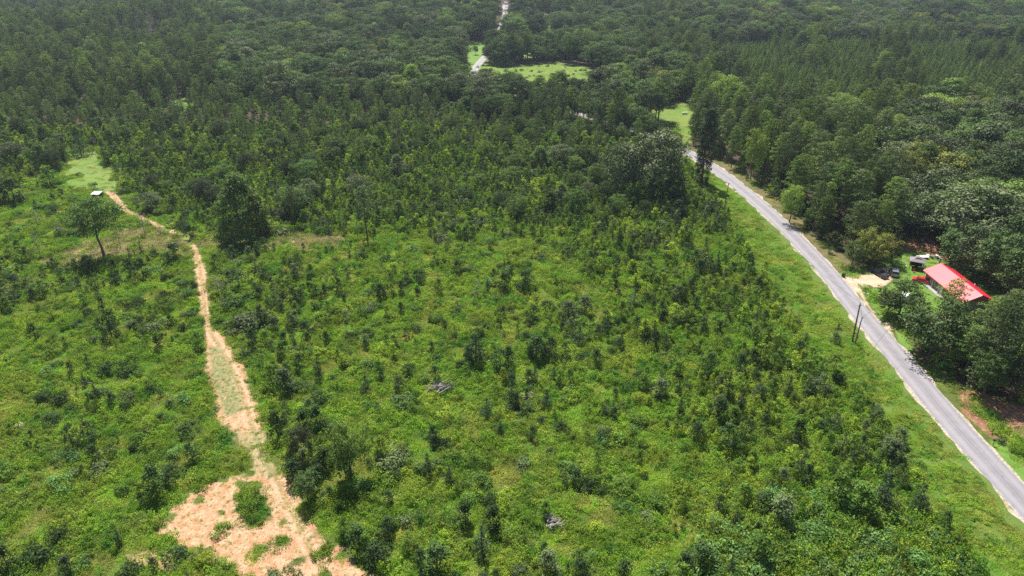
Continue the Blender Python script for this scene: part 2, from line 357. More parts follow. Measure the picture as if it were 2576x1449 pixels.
NOM = {'oak_tree': 16, 'pine_tree': 18, 'slender_pine': 14, 'young_pine': 8, 'sapling': 3.8, 'red_cedar': 5, 'shrub': 1.9, 'vine_tower': 26, 'dead_tree': 14}
def vary(k, word):                                # indices of the variants of one colour
    return [i for i, v in enumerate(KINDS[k]) if v[3] == word]

def scatter_object(name, kindname, P, scl, idx, rot, label, cat=None):
    """one 'stuff' object: geometry nodes put the listed variants on the points"""
    pc = bpy.data.collections.new(name+'_forms')
    for i, v in enumerate(KINDS[kindname]):
        po = bpy.data.objects.new('%s_form_%02d' % (name, i), v[2]); pc.objects.link(po)
    me = bpy.data.meshes.new(name); me.vertices.add(len(P)); me.vertices.foreach_set('co', np.asarray(P, np.float32).ravel())
    a = me.attributes.new('pick', 'INT', 'POINT'); a.data.foreach_set('value', np.asarray(idx, np.int32))
    a = me.attributes.new('turn', 'FLOAT_VECTOR', 'POINT'); a.data.foreach_set('vector', np.asarray(rot, np.float32).ravel())
    a = me.attributes.new('size', 'FLOAT_VECTOR', 'POINT'); a.data.foreach_set('vector', np.asarray(scl, np.float32).ravel())
    o = add(name, me, label=label, kind='stuff')
    ng = bpy.data.node_groups.new(name+'_scatter', 'GeometryNodeTree')
    ng.interface.new_socket('Geometry', in_out='INPUT', socket_type='NodeSocketGeometry'); ng.interface.new_socket('Geometry', in_out='OUTPUT', socket_type='NodeSocketGeometry')
    n, l = ng.nodes, ng.links; gi = n.new('NodeGroupInput'); go = n.new('NodeGroupOutput'); ip = n.new('GeometryNodeInstanceOnPoints')
    ci = n.new('GeometryNodeCollectionInfo'); ci.inputs['Collection'].default_value = pc; ci.inputs['Separate Children'].default_value = True; ci.inputs['Reset Children'].default_value = True
    def na(nm, t):
        q = n.new('GeometryNodeInputNamedAttribute'); q.data_type = t; q.inputs['Name'].default_value = nm; return q.outputs['Attribute']
    e2r = n.new('FunctionNodeEulerToRotation')
    l.new(gi.outputs[0], ip.inputs['Points']); l.new(ci.outputs[0], ip.inputs['Instance']); ip.inputs['Pick Instance'].default_value = True
    l.new(na('pick', 'INT'), ip.inputs['Instance Index']); l.new(na('turn', 'FLOAT_VECTOR'), e2r.inputs[0]); l.new(e2r.outputs[0], ip.inputs['Rotation'])
    l.new(na('size', 'FLOAT_VECTOR'), ip.inputs['Scale']); l.new(ip.outputs[0], go.inputs[0])
    md = o.modifiers.new('scatter', 'NODES'); md.node_group = ng
    return o

# ------------------------------------------------------------------ plan of the place (outlines picked on the photograph, laid on the ground)
road_mid = [(81.5, 20), (81.3, 60), (81.1, 80), (81.15, 93), (81.3, 105), (81.8, 118), (82.2, 132), (82.6, 145), (83.3, 156), (83.9, 168), (83.9, 180), (83.5, 195), (82.7, 212), (81.2, 234), (78.4, 258), (73.6, 278), (68.2, 295)]
road_mid = [np.array(p, float) for p in road_mid]+[at(*p) for p in [(1632, 341), (1570, 322), (1480, 295), (1380, 268), (1290, 240), (1225, 215), (1193, 190), (1200, 166), (1218, 145), (1238, 120), (1252, 95), (1262, 70), (1268, 48), (1271, 30), (1273, 12), (1276, -15), (1280, -45)]]
def smooth_line(P, step=2.0):
    P = np.array(P); out = []
    for i in range(len(P)-1):
        p0, p1, p2, p3 = P[max(i-1, 0)], P[i], P[i+1], P[min(i+2, len(P)-1)]; k = max(1, int(np.linalg.norm(p2-p1)/step))
        for j in range(k):
            t = j/k; out.append(.5*((2*p1)+(p2-p0)*t+(2*p0-5*p1+4*p2-p3)*t*t+(3*p1-p0-3*p2+p3)*t**3))
    out.append(P[-1]); return np.array(out)
ROAD = smooth_line(road_mid)
clay = gpoly([(534, 1212), (497, 1237), (462, 1267), (442, 1277), (425, 1292), (407, 1312), (407, 1337), (447, 1367), (497, 1382), (509, 1392), (560, 1412), (584, 1432), (622, 1462), (980, 1480), (934, 1449), (884, 1419), (837, 1382), (819, 1357), (789, 1352), (779, 1324), (759, 1282), (742, 1242), (732, 1212), (704, 1182), (692, 1154), (672, 1129),
              (664, 1088), (649, 1048), (642, 1013), (619, 963), (612, 923), (592, 908), (574, 868), (552, 835), (529, 820), (527, 788), (522, 738), (502, 738), (509, 798), (514, 820), (519, 845), (522, 878), (524, 933), (537, 968), (552, 1013), (548, 1040), (560, 1063), (589, 1088), (597, 1112), (629, 1132), (639, 1194), (584, 1205)])
clay_island = gpoly([(590, 1217), (655, 1212), (672, 1245), (688, 1290), (690, 1316), (600, 1318), (588, 1262)])
clay_strip = gpoly([(527, 874), (549, 872), (584, 938), (606, 1005), (600, 1040), (566, 1046), (548, 985), (532, 930)])
clay_bald = gpoly([(300, 1390), (410, 1370), (470, 1400), (440, 1449), (330, 1449)])
track_line = np.array([at(*p) for p in [(512, 745), (507, 700), (500, 665), (494, 640), (482, 619), (467, 600), (435, 582), (410, 574), (385, 562), (362, 552), (335, 537), (312, 527), (295, 504), (280, 487), (270, 478)]])
track_w = [1.1, 1.1, 1.15, 1.1, 1.1, 1.15, 1.2, 1.2, 1.0, 1.2, 1.0, 1.3, 1.3, 1.8, 1.5]
def clay_sd(X, Y):
    d = sdf_poly(X, Y, clay); d = np.minimum(d, seg_dist(X, Y, track_line, False, track_w))
    w = .38*wav(X, Y, 611, 4.5)+.22*wav(X, Y, 612, 1.7); d = d+w*np.clip(1+(100-Y)/60, .45, 1.6)
    d = d-.3*(Y < 175); d = np.maximum(d, -.25-sdf_poly(X, Y, clay_island)+w*1.5)
    return np.where(Y < 108, np.maximum(d, (wav(X, Y, 606, 6)-1.25)*1.6), d)
verge = gpoly([(1690, 378), (1720, 405), (1745, 440), (1752, 480), (1840, 545), (1872, 605), (1935, 705), (1985, 800), (2060, 885), (2125, 945), (2185, 1020), (2235, 1090), (2285, 1170), (2335, 1260), (2400, 1330), (2450, 1449), (2500, 1700), (2900, 1700), (2576, 1250), (2412, 1090), (2210, 840), (2112, 725), (2000, 600), (1880, 480), (1765, 400), (1700, 368)])
yard = gpoly([(2112, 690), (2195, 672), (2222, 645), (2250, 628), (2310, 626), (2352, 636), (2385, 660), (2440, 700), (2505, 752), (2490, 790), (2440, 790), (2400, 800), (2330, 835), (2290, 880), (2240, 830), (2170, 760)])
drive_a = gpoly([(2096, 700), (2128, 697), (2160, 692), (2195, 690), (2215, 672), (2245, 672), (2250, 700), (2225, 722), (2190, 724), (2160, 728), (2170, 745), (2150, 735)])
drive_b = gpoly([(2205, 800), (2215, 812), (2250, 808), (2300, 804), (2400, 792), (2405, 806), (2320, 818), (2260, 822), (2240, 832), (2232, 838)])
drive_c = gpoly([(2150, 722), (2166, 722), (2176, 748), (2190, 775), (2205, 790), (2192, 786), (2176, 765)])
litter = gpoly([(2405, 985), (2450, 990), (2576, 1005), (2700, 1020), (2720, 1100), (2576, 1092), (2490, 1100), (2462, 1085), (2430, 1040)])
lawn_br = gpoly([(2478, 1104), (2530, 1092), (2700, 1085), (2800, 1400), (2590, 1260)])
lawn_b = gpoly([(1142, 108), (1180, 104), (1228, 104), (1240, 125), (1215, 160), (1185, 200), (1150, 205), (1160, 165)])
meadow_a = gpoly([(1200, 178), (1215, 160), (1260, 168), (1330, 163), (1400, 157), (1470, 166), (1502, 192), (1560, 218), (1500, 238), (1400, 228), (1290, 238), (1210, 228), (1190, 205)])
meadow_c = gpoly([(1632, 262), (1680, 255), (1745, 262), (1762, 290), (1730, 352), (1690, 362), (1650, 345)])
meadow_d = gpoly([(1362, 36), (1398, 36), (1402, 128), (1364, 128)])
meadow_d2 = gpoly([(1290, 112), (1400, 108), (1400, 142), (1290, 148)])
meadow_e = gpoly([(428, 246), (478, 248), (482, 284), (430, 286)])
meadow_f = gpoly([(158, 375), (205, 385), (245, 378), (262, 395), (292, 440), (292, 474), (262, 492), (225, 470), (190, 476), (166, 440)])
meadow_g = gpoly([(232, 335), (265, 335), (262, 385), (245, 385)])
view_gap = gpoly([(1160, 190), (1520, 195), (1535, 250), (1400, 262), (1290, 270), (1170, 264)])
trailer_gap = gpoly([(1565, 224), (1630, 224), (1635, 262), (1565, 270)])
road_gap = gpoly([(1640, 365), (1700, 352), (1760, 395), (1800, 440), (1740, 440), (1660, 400)])
tan_a = gpoly([(110, 665), (180, 628), (300, 590), (420, 575), (470, 600), (485, 640), (430, 650), (330, 640), (250, 655), (140, 680)])
tan_b = gpoly([(530, 598), (600, 600), (700, 592), (830, 585), (870, 600), (850, 622), (700, 625), (560, 622), (520, 610)])
forest_l = gpoly([(-900, 330), (0, 345), (200, 330), (420, 325), (600, 330), (800, 330), (1000, 325), (1200, 330), (1350, 330), (1480, 350), (1560, 345), (1640, 350), (1700, 300), (1740, 200), (1700, -60), (-900, -60)])
forest_r = gpoly([(1700, 345), (1760, 388), (1800, 415), (1870, 450), (1935, 500), (1990, 550), (2060, 615), (2110, 672), (2200, 665), (2222, 640), (2300, 610), (2400, 630), (2620, 760), (2600, 880), (2480, 880), (2420, 810), (2345, 830), (2300, 880), (2330, 905), (2390, 965), (2450, 1000), (2700, 1010), (3400, 1010), (3400, -60), (1680, -60)])
thicket = gpoly([(240, 330), (500, 320), (1000, 320), (1350, 325), (1600, 340), (1700, 400), (1748, 470), (1845, 560), (1760, 600), (1500, 600), (1200, 600), (900, 590), (500, 580), (330, 500), (290, 430)])
thicket_l = gpoly([(-400, 320), (240, 320), (240, 372), (160, 370), (150, 430), (60, 455), (-60, 540), (-400, 600)])
dense_r = gpoly([(1400, 600), (1600, 560), (1845, 555), (1930, 710), (2060, 895), (2180, 1025), (2280, 1180), (2330, 1265), (2400, 1340), (2450, 1460), (2100, 1460), (1850, 1300), (1650, 1100), (1600, 900), (1500, 720)])
kudzu = gpoly([(1780, 1330), (1950, 1250), (2150, 1230), (2280, 1290), (2400, 1390), (2460, 1480), (1700, 1480)])
track_side = gpoly([(530, 640), (760, 650), (760, 850), (640, 900), (560, 800)])
left_scrub = gpoly([(-50, 640), (230, 650), (300, 720), (260, 770), (60, 790), (-50, 780)])
dark_col = gpoly([(690, 1030), (820, 1030), (900, 1150), (880, 1290), (760, 1270), (720, 1150)])

def warp(X, Y):
    a = np.clip(Y/110, .5, 2.2); return X+a*wav(X, Y, 501, 14), Y+1.3*a*wav(X, Y, 502, 17)
def keep(X, Y, *polys):
    k = np.zeros(X.shape, bool); X, Y = warp(X, Y)
    for p in polys: k |= inpoly(X, Y, p)
    return k
def road_d(X, Y): return seg_dist(X, Y, ROAD[::6], False)

# ------------------------------------------------------------------ ground sheet
def grid_sheet(name, xs, ys, zf, material, attrs, kind='structure', keepf=None, dz=0.0, label=None):
    X, Y = np.meshgrid(xs, ys, indexing='ij'); Z = zf(X, Y)+dz; nx, ny = X.shape
    idx = np.arange(nx*ny).reshape(nx, ny)
    F = np.stack([idx[:-1, :-1], idx[1:, :-1], idx[1:, 1:], idx[:-1, 1:]], -1).reshape(-1, 4)
    vals = {k: f(X, Y).ravel() for k, f in attrs.items()}
    V = np.stack([X, Y, Z], -1).reshape(-1, 3)
    if keepf is not None:
        kv = keepf(vals); F = F[kv[F].all(1)]; used = np.zeros(len(V), bool); used[F.ravel()] = True
        mp = np.cumsum(used)-1; F = mp[F]; V = V[used]; vals = {k: v[used] for k, v in vals.items()}
    me = mesh_from(name, V, F, [material], smooth=True)
    for k, v in vals.items():
        a = me.attributes.new(k, 'FLOAT', 'POINT'); a.data.foreach_set('value', v.astype(np.float32))
    return add(name, me, kind=kind, label=label)
SOIL_A, SOIL_B = (.060, .085, .016), (.095, .125, .024)
def attr(n, name):
    a = n.new('ShaderNodeAttribute'); a.attribute_name = name; return a.outputs['Fac']
def principled_out(n, l, c, rough=.95, bump=None, bs=.4):
    b = n.new('ShaderNodeBsdfPrincipled'); l.new(c, b.inputs['Base Color']); b.inputs['Roughness'].default_value = rough; b.inputs['Specular IOR Level'].default_value = .2
    if bump is not None:
        bp = n.new('ShaderNodeBump'); bp.inputs['Strength'].default_value = bs; bp.inputs['Distance'].default_value = .15; l.new(bump, bp.inputs['Height']); l.new(bp.outputs[0], b.inputs['Normal'])
    o = n.new('ShaderNodeOutputMaterial'); l.new(b.outputs[0], o.inputs[0])
def soil_col(n, l):
    c = mixc(n, l, ramp(n, l, noise(n, l, .9, 5), .35, .65), SOIL_A, SOIL_B)
    return mixc(n, l, ramp(n, l, noise(n, l, .09, 4), .5, .72), c, (.13, .125, .045))
def mk_ground():
    m, n, l = mat('field_and_forest_floor'); c = soil_col(n, l)
    f = mixc(n, l, ramp(n, l, noise(n, l, .6, 5), .35, .7), (.045, .032, .020), (.085, .058, .036))
    principled_out(n, l, mixc(n, l, attr(n, 'woods'), c, f), bump=noise(n, l, 3.5, 5)); return m
def woods_a(X, Y):
    w = np.maximum(inpoly(X, Y, forest_l)*1.0, inpoly(X, Y, forest_r)*1.0); w = np.where(Y > 1000, 1, w); return w
xs = np.unique(np.concatenate([np.arange(-1700, -400, 50), np.arange(-400, -200, 8), np.arange(-200, 200, 2.5), np.arange(200, 400, 8), np.arange(400, 1701, 50)]))
ys = np.unique(np.concatenate([np.arange(-300, 40, 20), np.arange(40, 360, 2.5), np.arange(360, 900, 8), np.arange(900, 2301, 50)]))
grid_sheet('ground', xs, ys, ground_z, mk_ground(), {'woods': woods_a})

def patch(name, sdf, material, bbox, step=.5, margin=1.0, dz=.03, extra={}):
    x0, x1, y0, y1 = bbox
    return grid_sheet(name, np.arange(x0, x1, step), np.arange(y0, y1, step), ground_z, material, {'inside': lambda X, Y: -sdf(X, Y), **extra}, keepf=lambda v: v['inside'] > -margin, dz=dz)
def bbox(P, m=2): return (P[:, 0].min()-m, P[:, 0].max()+m, P[:, 1].min()-m, P[:, 1].max()+m)
def patch_mat(name, cols, edge=1.0, nscale=.8, fleck=None, bumpscale=6, lane=False, rough=.95):
    m, n, l = mat(name)
    c = mixc(n, l, ramp(n, l, noise(n, l, nscale*.45, 5), .36, .64), cols[0], cols[1])
    if len(cols) > 2: c = mixc(n, l, ramp(n, l, noise(n, l, nscale*2.1, 6, .7), .5, .66), c, cols[2])
    if fleck: c = mixc(n, l, ramp(n, l, noise(n, l, fleck[0], 6, .75), fleck[2], fleck[2]+.07), c, fleck[1])
    if lane:
        ln = math_(n, l, 'ADD', attr(n, 'lane'), math_(n, l, 'MULTIPLY', math_(n, l, 'SUBTRACT', noise(n, l, .8, 4), .5), .7))
        rut = ramp(n, l, math_(n, l, 'ABSOLUTE', math_(n, l, 'SUBTRACT', ln, .85), 0), .1, .5, .38, 0)
        mid = ramp(n, l, ln, .2, .6, .6, 0)
        c = mixc(n, l, math_(n, l, 'MULTIPLY', mid, ramp(n, l, noise(n, l, 2.2, 5, .7), .40, .56)), c, (.14, .17, .05)); c = mixc(n, l, rut, c, (.53, .37, .25))
    if lane:
        gs = math_(n, l, 'MULTIPLY', attr(n, 'grassy'), ramp(n, l, noise(n, l, 1.3, 6, .75, (2.4, .5, 1)), .36, .54))
        c = mixc(n, l, gs, c, (.16, .19, .075))
    nz = noise(n, l, 1.1, 6, .7)
    e = math_(n, l, 'ADD', attr(n, 'inside'), math_(n, l, 'MULTIPLY', math_(n, l, 'SUBTRACT', nz, .5), edge*4.5))
    c = mixc(n, l, ramp(n, l, e, -.35, .65), soil_col(n, l), c)
    principled_out(n, l, c, rough, bump=noise(n, l, bumpscale, 5)); return m
CLAY = patch_mat('orange_clay', [(.42, .215, .115), (.52, .345, .215), (.33, .145, .075)], .5, 1.6, fleck=(2.8, (.15, .165, .05), .54), lane=True)
lane_line = smooth_line([at(*p) for p in [(830, 1470), (785, 1390), (735, 1290), (695, 1205), (655, 1130), (630, 1060), (612, 1000), (590, 945), (560, 885), (530, 835), (516, 790)]]+list(track_line), 1.5)
patch('dirt_track', clay_sd, CLAY, bbox(np.concatenate([clay, track_line]), 3), .4, 1.2, .03, {'lane': lambda X, Y: seg_dist(X, Y, lane_line[::2], False), 'grassy': lambda X, Y: np.clip(np.maximum(.95*sstep(.9, -.5, sdf_poly(X, Y, clay_strip)), .7*sstep(86, 90, Y)*sstep(102, 97, Y)), 0, 1)})
patch('bald_clay_patch', lambda X, Y: sdf_poly(X, Y, clay_bald)+.6, CLAY, bbox(clay_bald, 3), .5, 1.0, .03)
LAWN = patch_mat('mown_lawn', [(.10, .20, .030), (.135, .235, .040), (.17, .22, .06)], .25, .5)
MEAD = patch_mat('meadow_grass', [(.11, .19, .025), (.16, .215, .04), (.20, .20, .065)], .4, .12)
TAND = patch_mat('sandy_driveway', [(.46, .33, .21), (.58, .44, .31), (.36, .25, .155)], .35, 1.2)
LIT = patch_mat('pine_straw_litter', [(.26, .135, .075), (.17, .085, .05), (.46, .27, .16)], .35, .8)
VERG = patch_mat('verge_turf', [(.085, .15, .026), (.12, .17, .034)], .2, .3)
for nm, P, mt, st, dz in [('verge_ground', verge, VERG, .8, .03), ('yard_lawn', yard, LAWN, .6, .03), ('roadside_lawn', lawn_br, LAWN, .6, .03), ('leaf_litter', litter, LIT, .5, .03), ('far_lawn', lawn_b, LAWN, 2, .1), ('far_meadow', meadow_a, MEAD, 2, .1),
                      ('roadside_meadow', meadow_c, MEAD, 1, .05), ('meadow_strip', meadow_d, LAWN, 3, .15), ('meadow_behind_trees', meadow_d2, LAWN, 3, .15), ('small_meadow', meadow_e, LAWN, 1.5, .06), ('track_meadow', meadow_f, patch_mat('worn_meadow', [(.11, .20, .030), (.16, .22, .045), (.20, .205, .08)], .4, .3), .7, .05), ('meadow_path', meadow_g, MEAD, 1, .05), ('dry_grass_ground', tan_a, MEAD, 1, .04), ('dry_grass_strip', tan_b, MEAD, 1, .04)]:
    patch(nm, (lambda Q: lambda X, Y: sdf_poly(*warp(X, Y), Q))(P), mt, bbox(P, 9), st, max(1.0, st*1.5), dz)
patch('shaded_litter', (lambda Q: lambda X, Y: sdf_poly(X, Y, Q))(gpoly([(2200, 640), (2225, 600), (2330, 596), (2400, 640), (2385, 655), (2320, 636), (2250, 626), (2225, 640)])), LIT, bbox(gpoly([(2200, 640), (2225, 600), (2330, 596), (2400, 655)]), 6), .7, 1.0, .045)
patch('driveway', lambda X, Y: np.minimum(sdf_poly(X, Y, drive_a), np.minimum(sdf_poly(X, Y, drive_b), sdf_poly(X, Y, drive_c))), TAND, bbox(np.concatenate([drive_a, drive_b])), .4, .8, .06)

# road: shoulder strips, then asphalt
def strip(name, half, material, dz, wob=0, k0=0, k1=None, off=0, crown=0):
    P = ROAD[k0:k1]; T = np.gradient(P, axis=0); T /= np.linalg.norm(T, axis=1, keepdims=True); Nr = np.stack([T[:, 1], -T[:, 0]], 1)
    s = np.concatenate([[0], np.cumsum(np.linalg.norm(np.diff(P, axis=0), axis=1))]); us = np.linspace(-1, 1, 9); V = []; U = []
    for i in range(len(P)):
        wl_ = half+wob*(wav(np.array(s[i]), np.array(0.), 77, 7)); wr_ = half+wob*(wav(np.array(s[i]), np.array(9.), 78, 6))
        for u in us:
            w = off+(u*wl_ if u < 0 else u*wr_); q = P[i]+Nr[i]*w; V.append((q[0], q[1], gz(*q)+dz+crown*(1-u*u))); U.append((w, s[i]))
    n = len(P); k = len(us); F = np.array([(i*k+j, i*k+j+1, (i+1)*k+j+1, (i+1)*k+j) for i in range(n-1) for j in range(k-1)])
    me = mesh_from(name, V, F, [material], smooth=True); uv = me.uv_layers.new(name='UVMap'); U = np.array(U, np.float32)
    uv.data.foreach_set('uv', U[F.ravel()].ravel()); return add(name, me, kind='structure')
m, n, l = mat('pale_gravel_shoulder')
c = mixc(n, l, ramp(n, l, noise(n, l, 2.2, 6, .7), .4, .6), (.50, .44, .38), (.34, .26, .17)); c = mixc(n, l, ramp(n, l, noise(n, l, .35, 5), .5, .62), c, (.20, .21, .09))
principled_out(n, l, c, bump=noise(n, l, 9, 4)); M['shoulder'] = m
m, n, l = mat('worn_asphalt'); uvn = n.new('ShaderNodeUVMap'); sx = n.new('ShaderNodeSeparateXYZ'); l.new(uvn.outputs[0], sx.inputs[0]); u = sx.outputs[0]
c = mixc(n, l, ramp(n, l, noise(n, l, .5, 5), .3, .7), (.165, .152, .166), (.235, .217, .231))
c = mixc(n, l, ramp(n, l, noise(n, l, 14, 3, .8), .35, .7), c, (.25, .232, .246))
wp = math_(n, l, 'ABSOLUTE', math_(n, l, 'SUBTRACT', math_(n, l, 'ABSOLUTE', u, 0), 1.45), 0)
c = mixc(n, l, ramp(n, l, wp, .15, .75, .6, 0), c, (.30, .278, .286))
mp = n.new('ShaderNodeMapping'); mp.inputs['Scale'].default_value = (0, .10, 0); l.new(uvn.outputs[0], mp.inputs[0]); tn = n.new('ShaderNodeTexNoise'); tn.inputs['Detail'].default_value = 6; l.new(mp.outputs[0], tn.inputs[0]); tn.inputs['Scale'].default_value = 4
def crack(u0, amp, w):
    d = math_(n, l, 'SUBTRACT', u, math_(n, l, 'MULTIPLY_ADD', tn.outputs[0], amp)); d.node.inputs[1].links[0].from_node.inputs[2].default_value = u0-amp*.5
    return ramp(n, l, math_(n, l, 'ABSOLUTE', d, 0), w, w*2.2, .75, 0)
c = mixc(n, l, crack(.05, .5, .035), c, (.10, .09, .095)); c = mixc(n, l, crack(-.5, 1.4, .02), c, (.13, .12, .12))
vo = n.new('ShaderNodeTexVoronoi'); vo.feature = 'DISTANCE_TO_EDGE'; vo.inputs['Scale'].default_value = .16; l.new(uvn.outputs[0], vo.inputs[0])
c = mixc(n, l, ramp(n, l, vo.outputs[0], .0, .006, .6, 0), c, (.14, .13, .13))
ed = math_(n, l, 'ADD', math_(n, l, 'ABSOLUTE', u, 0), math_(n, l, 'MULTIPLY', noise(n, l, 1.6, 5), 1.1))
c = mixc(n, l, ramp(n, l, ed, 3.05, 3.3), c, (.40, .36, .32))
principled_out(n, l, c, .62, bump=noise(n, l, 30, 3), bs=.15); m.node_tree.nodes['Principled BSDF'].inputs['Specular IOR Level'].default_value = .5; M['asphalt'] = m
strip('road_shoulder', 3.1, M['shoulder'], .07, .42)
strip('road', 2.72, M['asphalt'], .10, .07, crown=.05)
LITS = patch_mat('straw_bank', [(.12, .095, .045), (.17, .125, .070), (.10, .14, .035)], .3, .7)
patch('road_bank', lambda X, Y: np.maximum(np.maximum(road_d(X, Y)-9, 76-X), np.maximum(clay_sd(X, Y)*0-1, sdf_poly(X, Y, verge)*-1)), LITS, (66, 98, 158, 300), .8, 1.0, .025)

# ------------------------------------------------------------------ sow the plants
THINGS = {k: [] for k in NOM}         # kind -> rows (x, y, height, variant, sx, rz)
def on_drive(X, Y): return (sdf_poly(X, Y, drive_a) < .8) | (sdf_poly(X, Y, drive_b) < .8)
def jgrid(s, x0, x1, y0, y1, r=rng):
    X, Y = np.meshgrid(np.arange(x0, x1, s), np.arange(y0, y1, s)); X = X.ravel()+r.uniform(-.5, .5, X.size)*s; Y = Y.ravel()+r.uniform(-.5, .5, Y.size)*s
    return X, Y
def inframe(X, Y, m=0.09):
    px, py, s = proj(X, Y, ground_z(X, Y)); return (px > -2576*m) & (px < 2576*(1+m)) & (py < 1449*(1+m*1.5)) & (Y > 30)
def sow(k, X, Y, h0, h1, weights, wide=(.85, 1.2), r=rng):
    n_ = len(X); V = KINDS[k]; words = {}
    if k == 'sapling' and np.isscalar(h0) and h1: return sow(k, X, Y, h0*.75+(h1*1.12-h0*.75)*r.uniform(0, 1, n_)**1.9, 0, weights, wide, r)
    w = np.array([weights.get(v[3], 0) for v in V], float); w /= w.sum()
    ix = r.choice(len(V), n_, p=w); H = r.uniform(h0, h1, n_) if np.isscalar(h0) else h0
    for row in zip(X, Y, H, ix, r.uniform(*wide, n_), r.uniform(0, 6.283, n_)): THINGS[k].append(row+(None,))
open_ = [meadow_a, meadow_c, meadow_d, meadow_d2, meadow_e, meadow_f, meadow_g, lawn_b, view_gap, trailer_gap, yard, litter, lawn_br]
def thin(X, Y, *masks):
    k = np.ones(len(X), bool)
    for m_ in masks: k &= m_
    return X[k], Y[k]
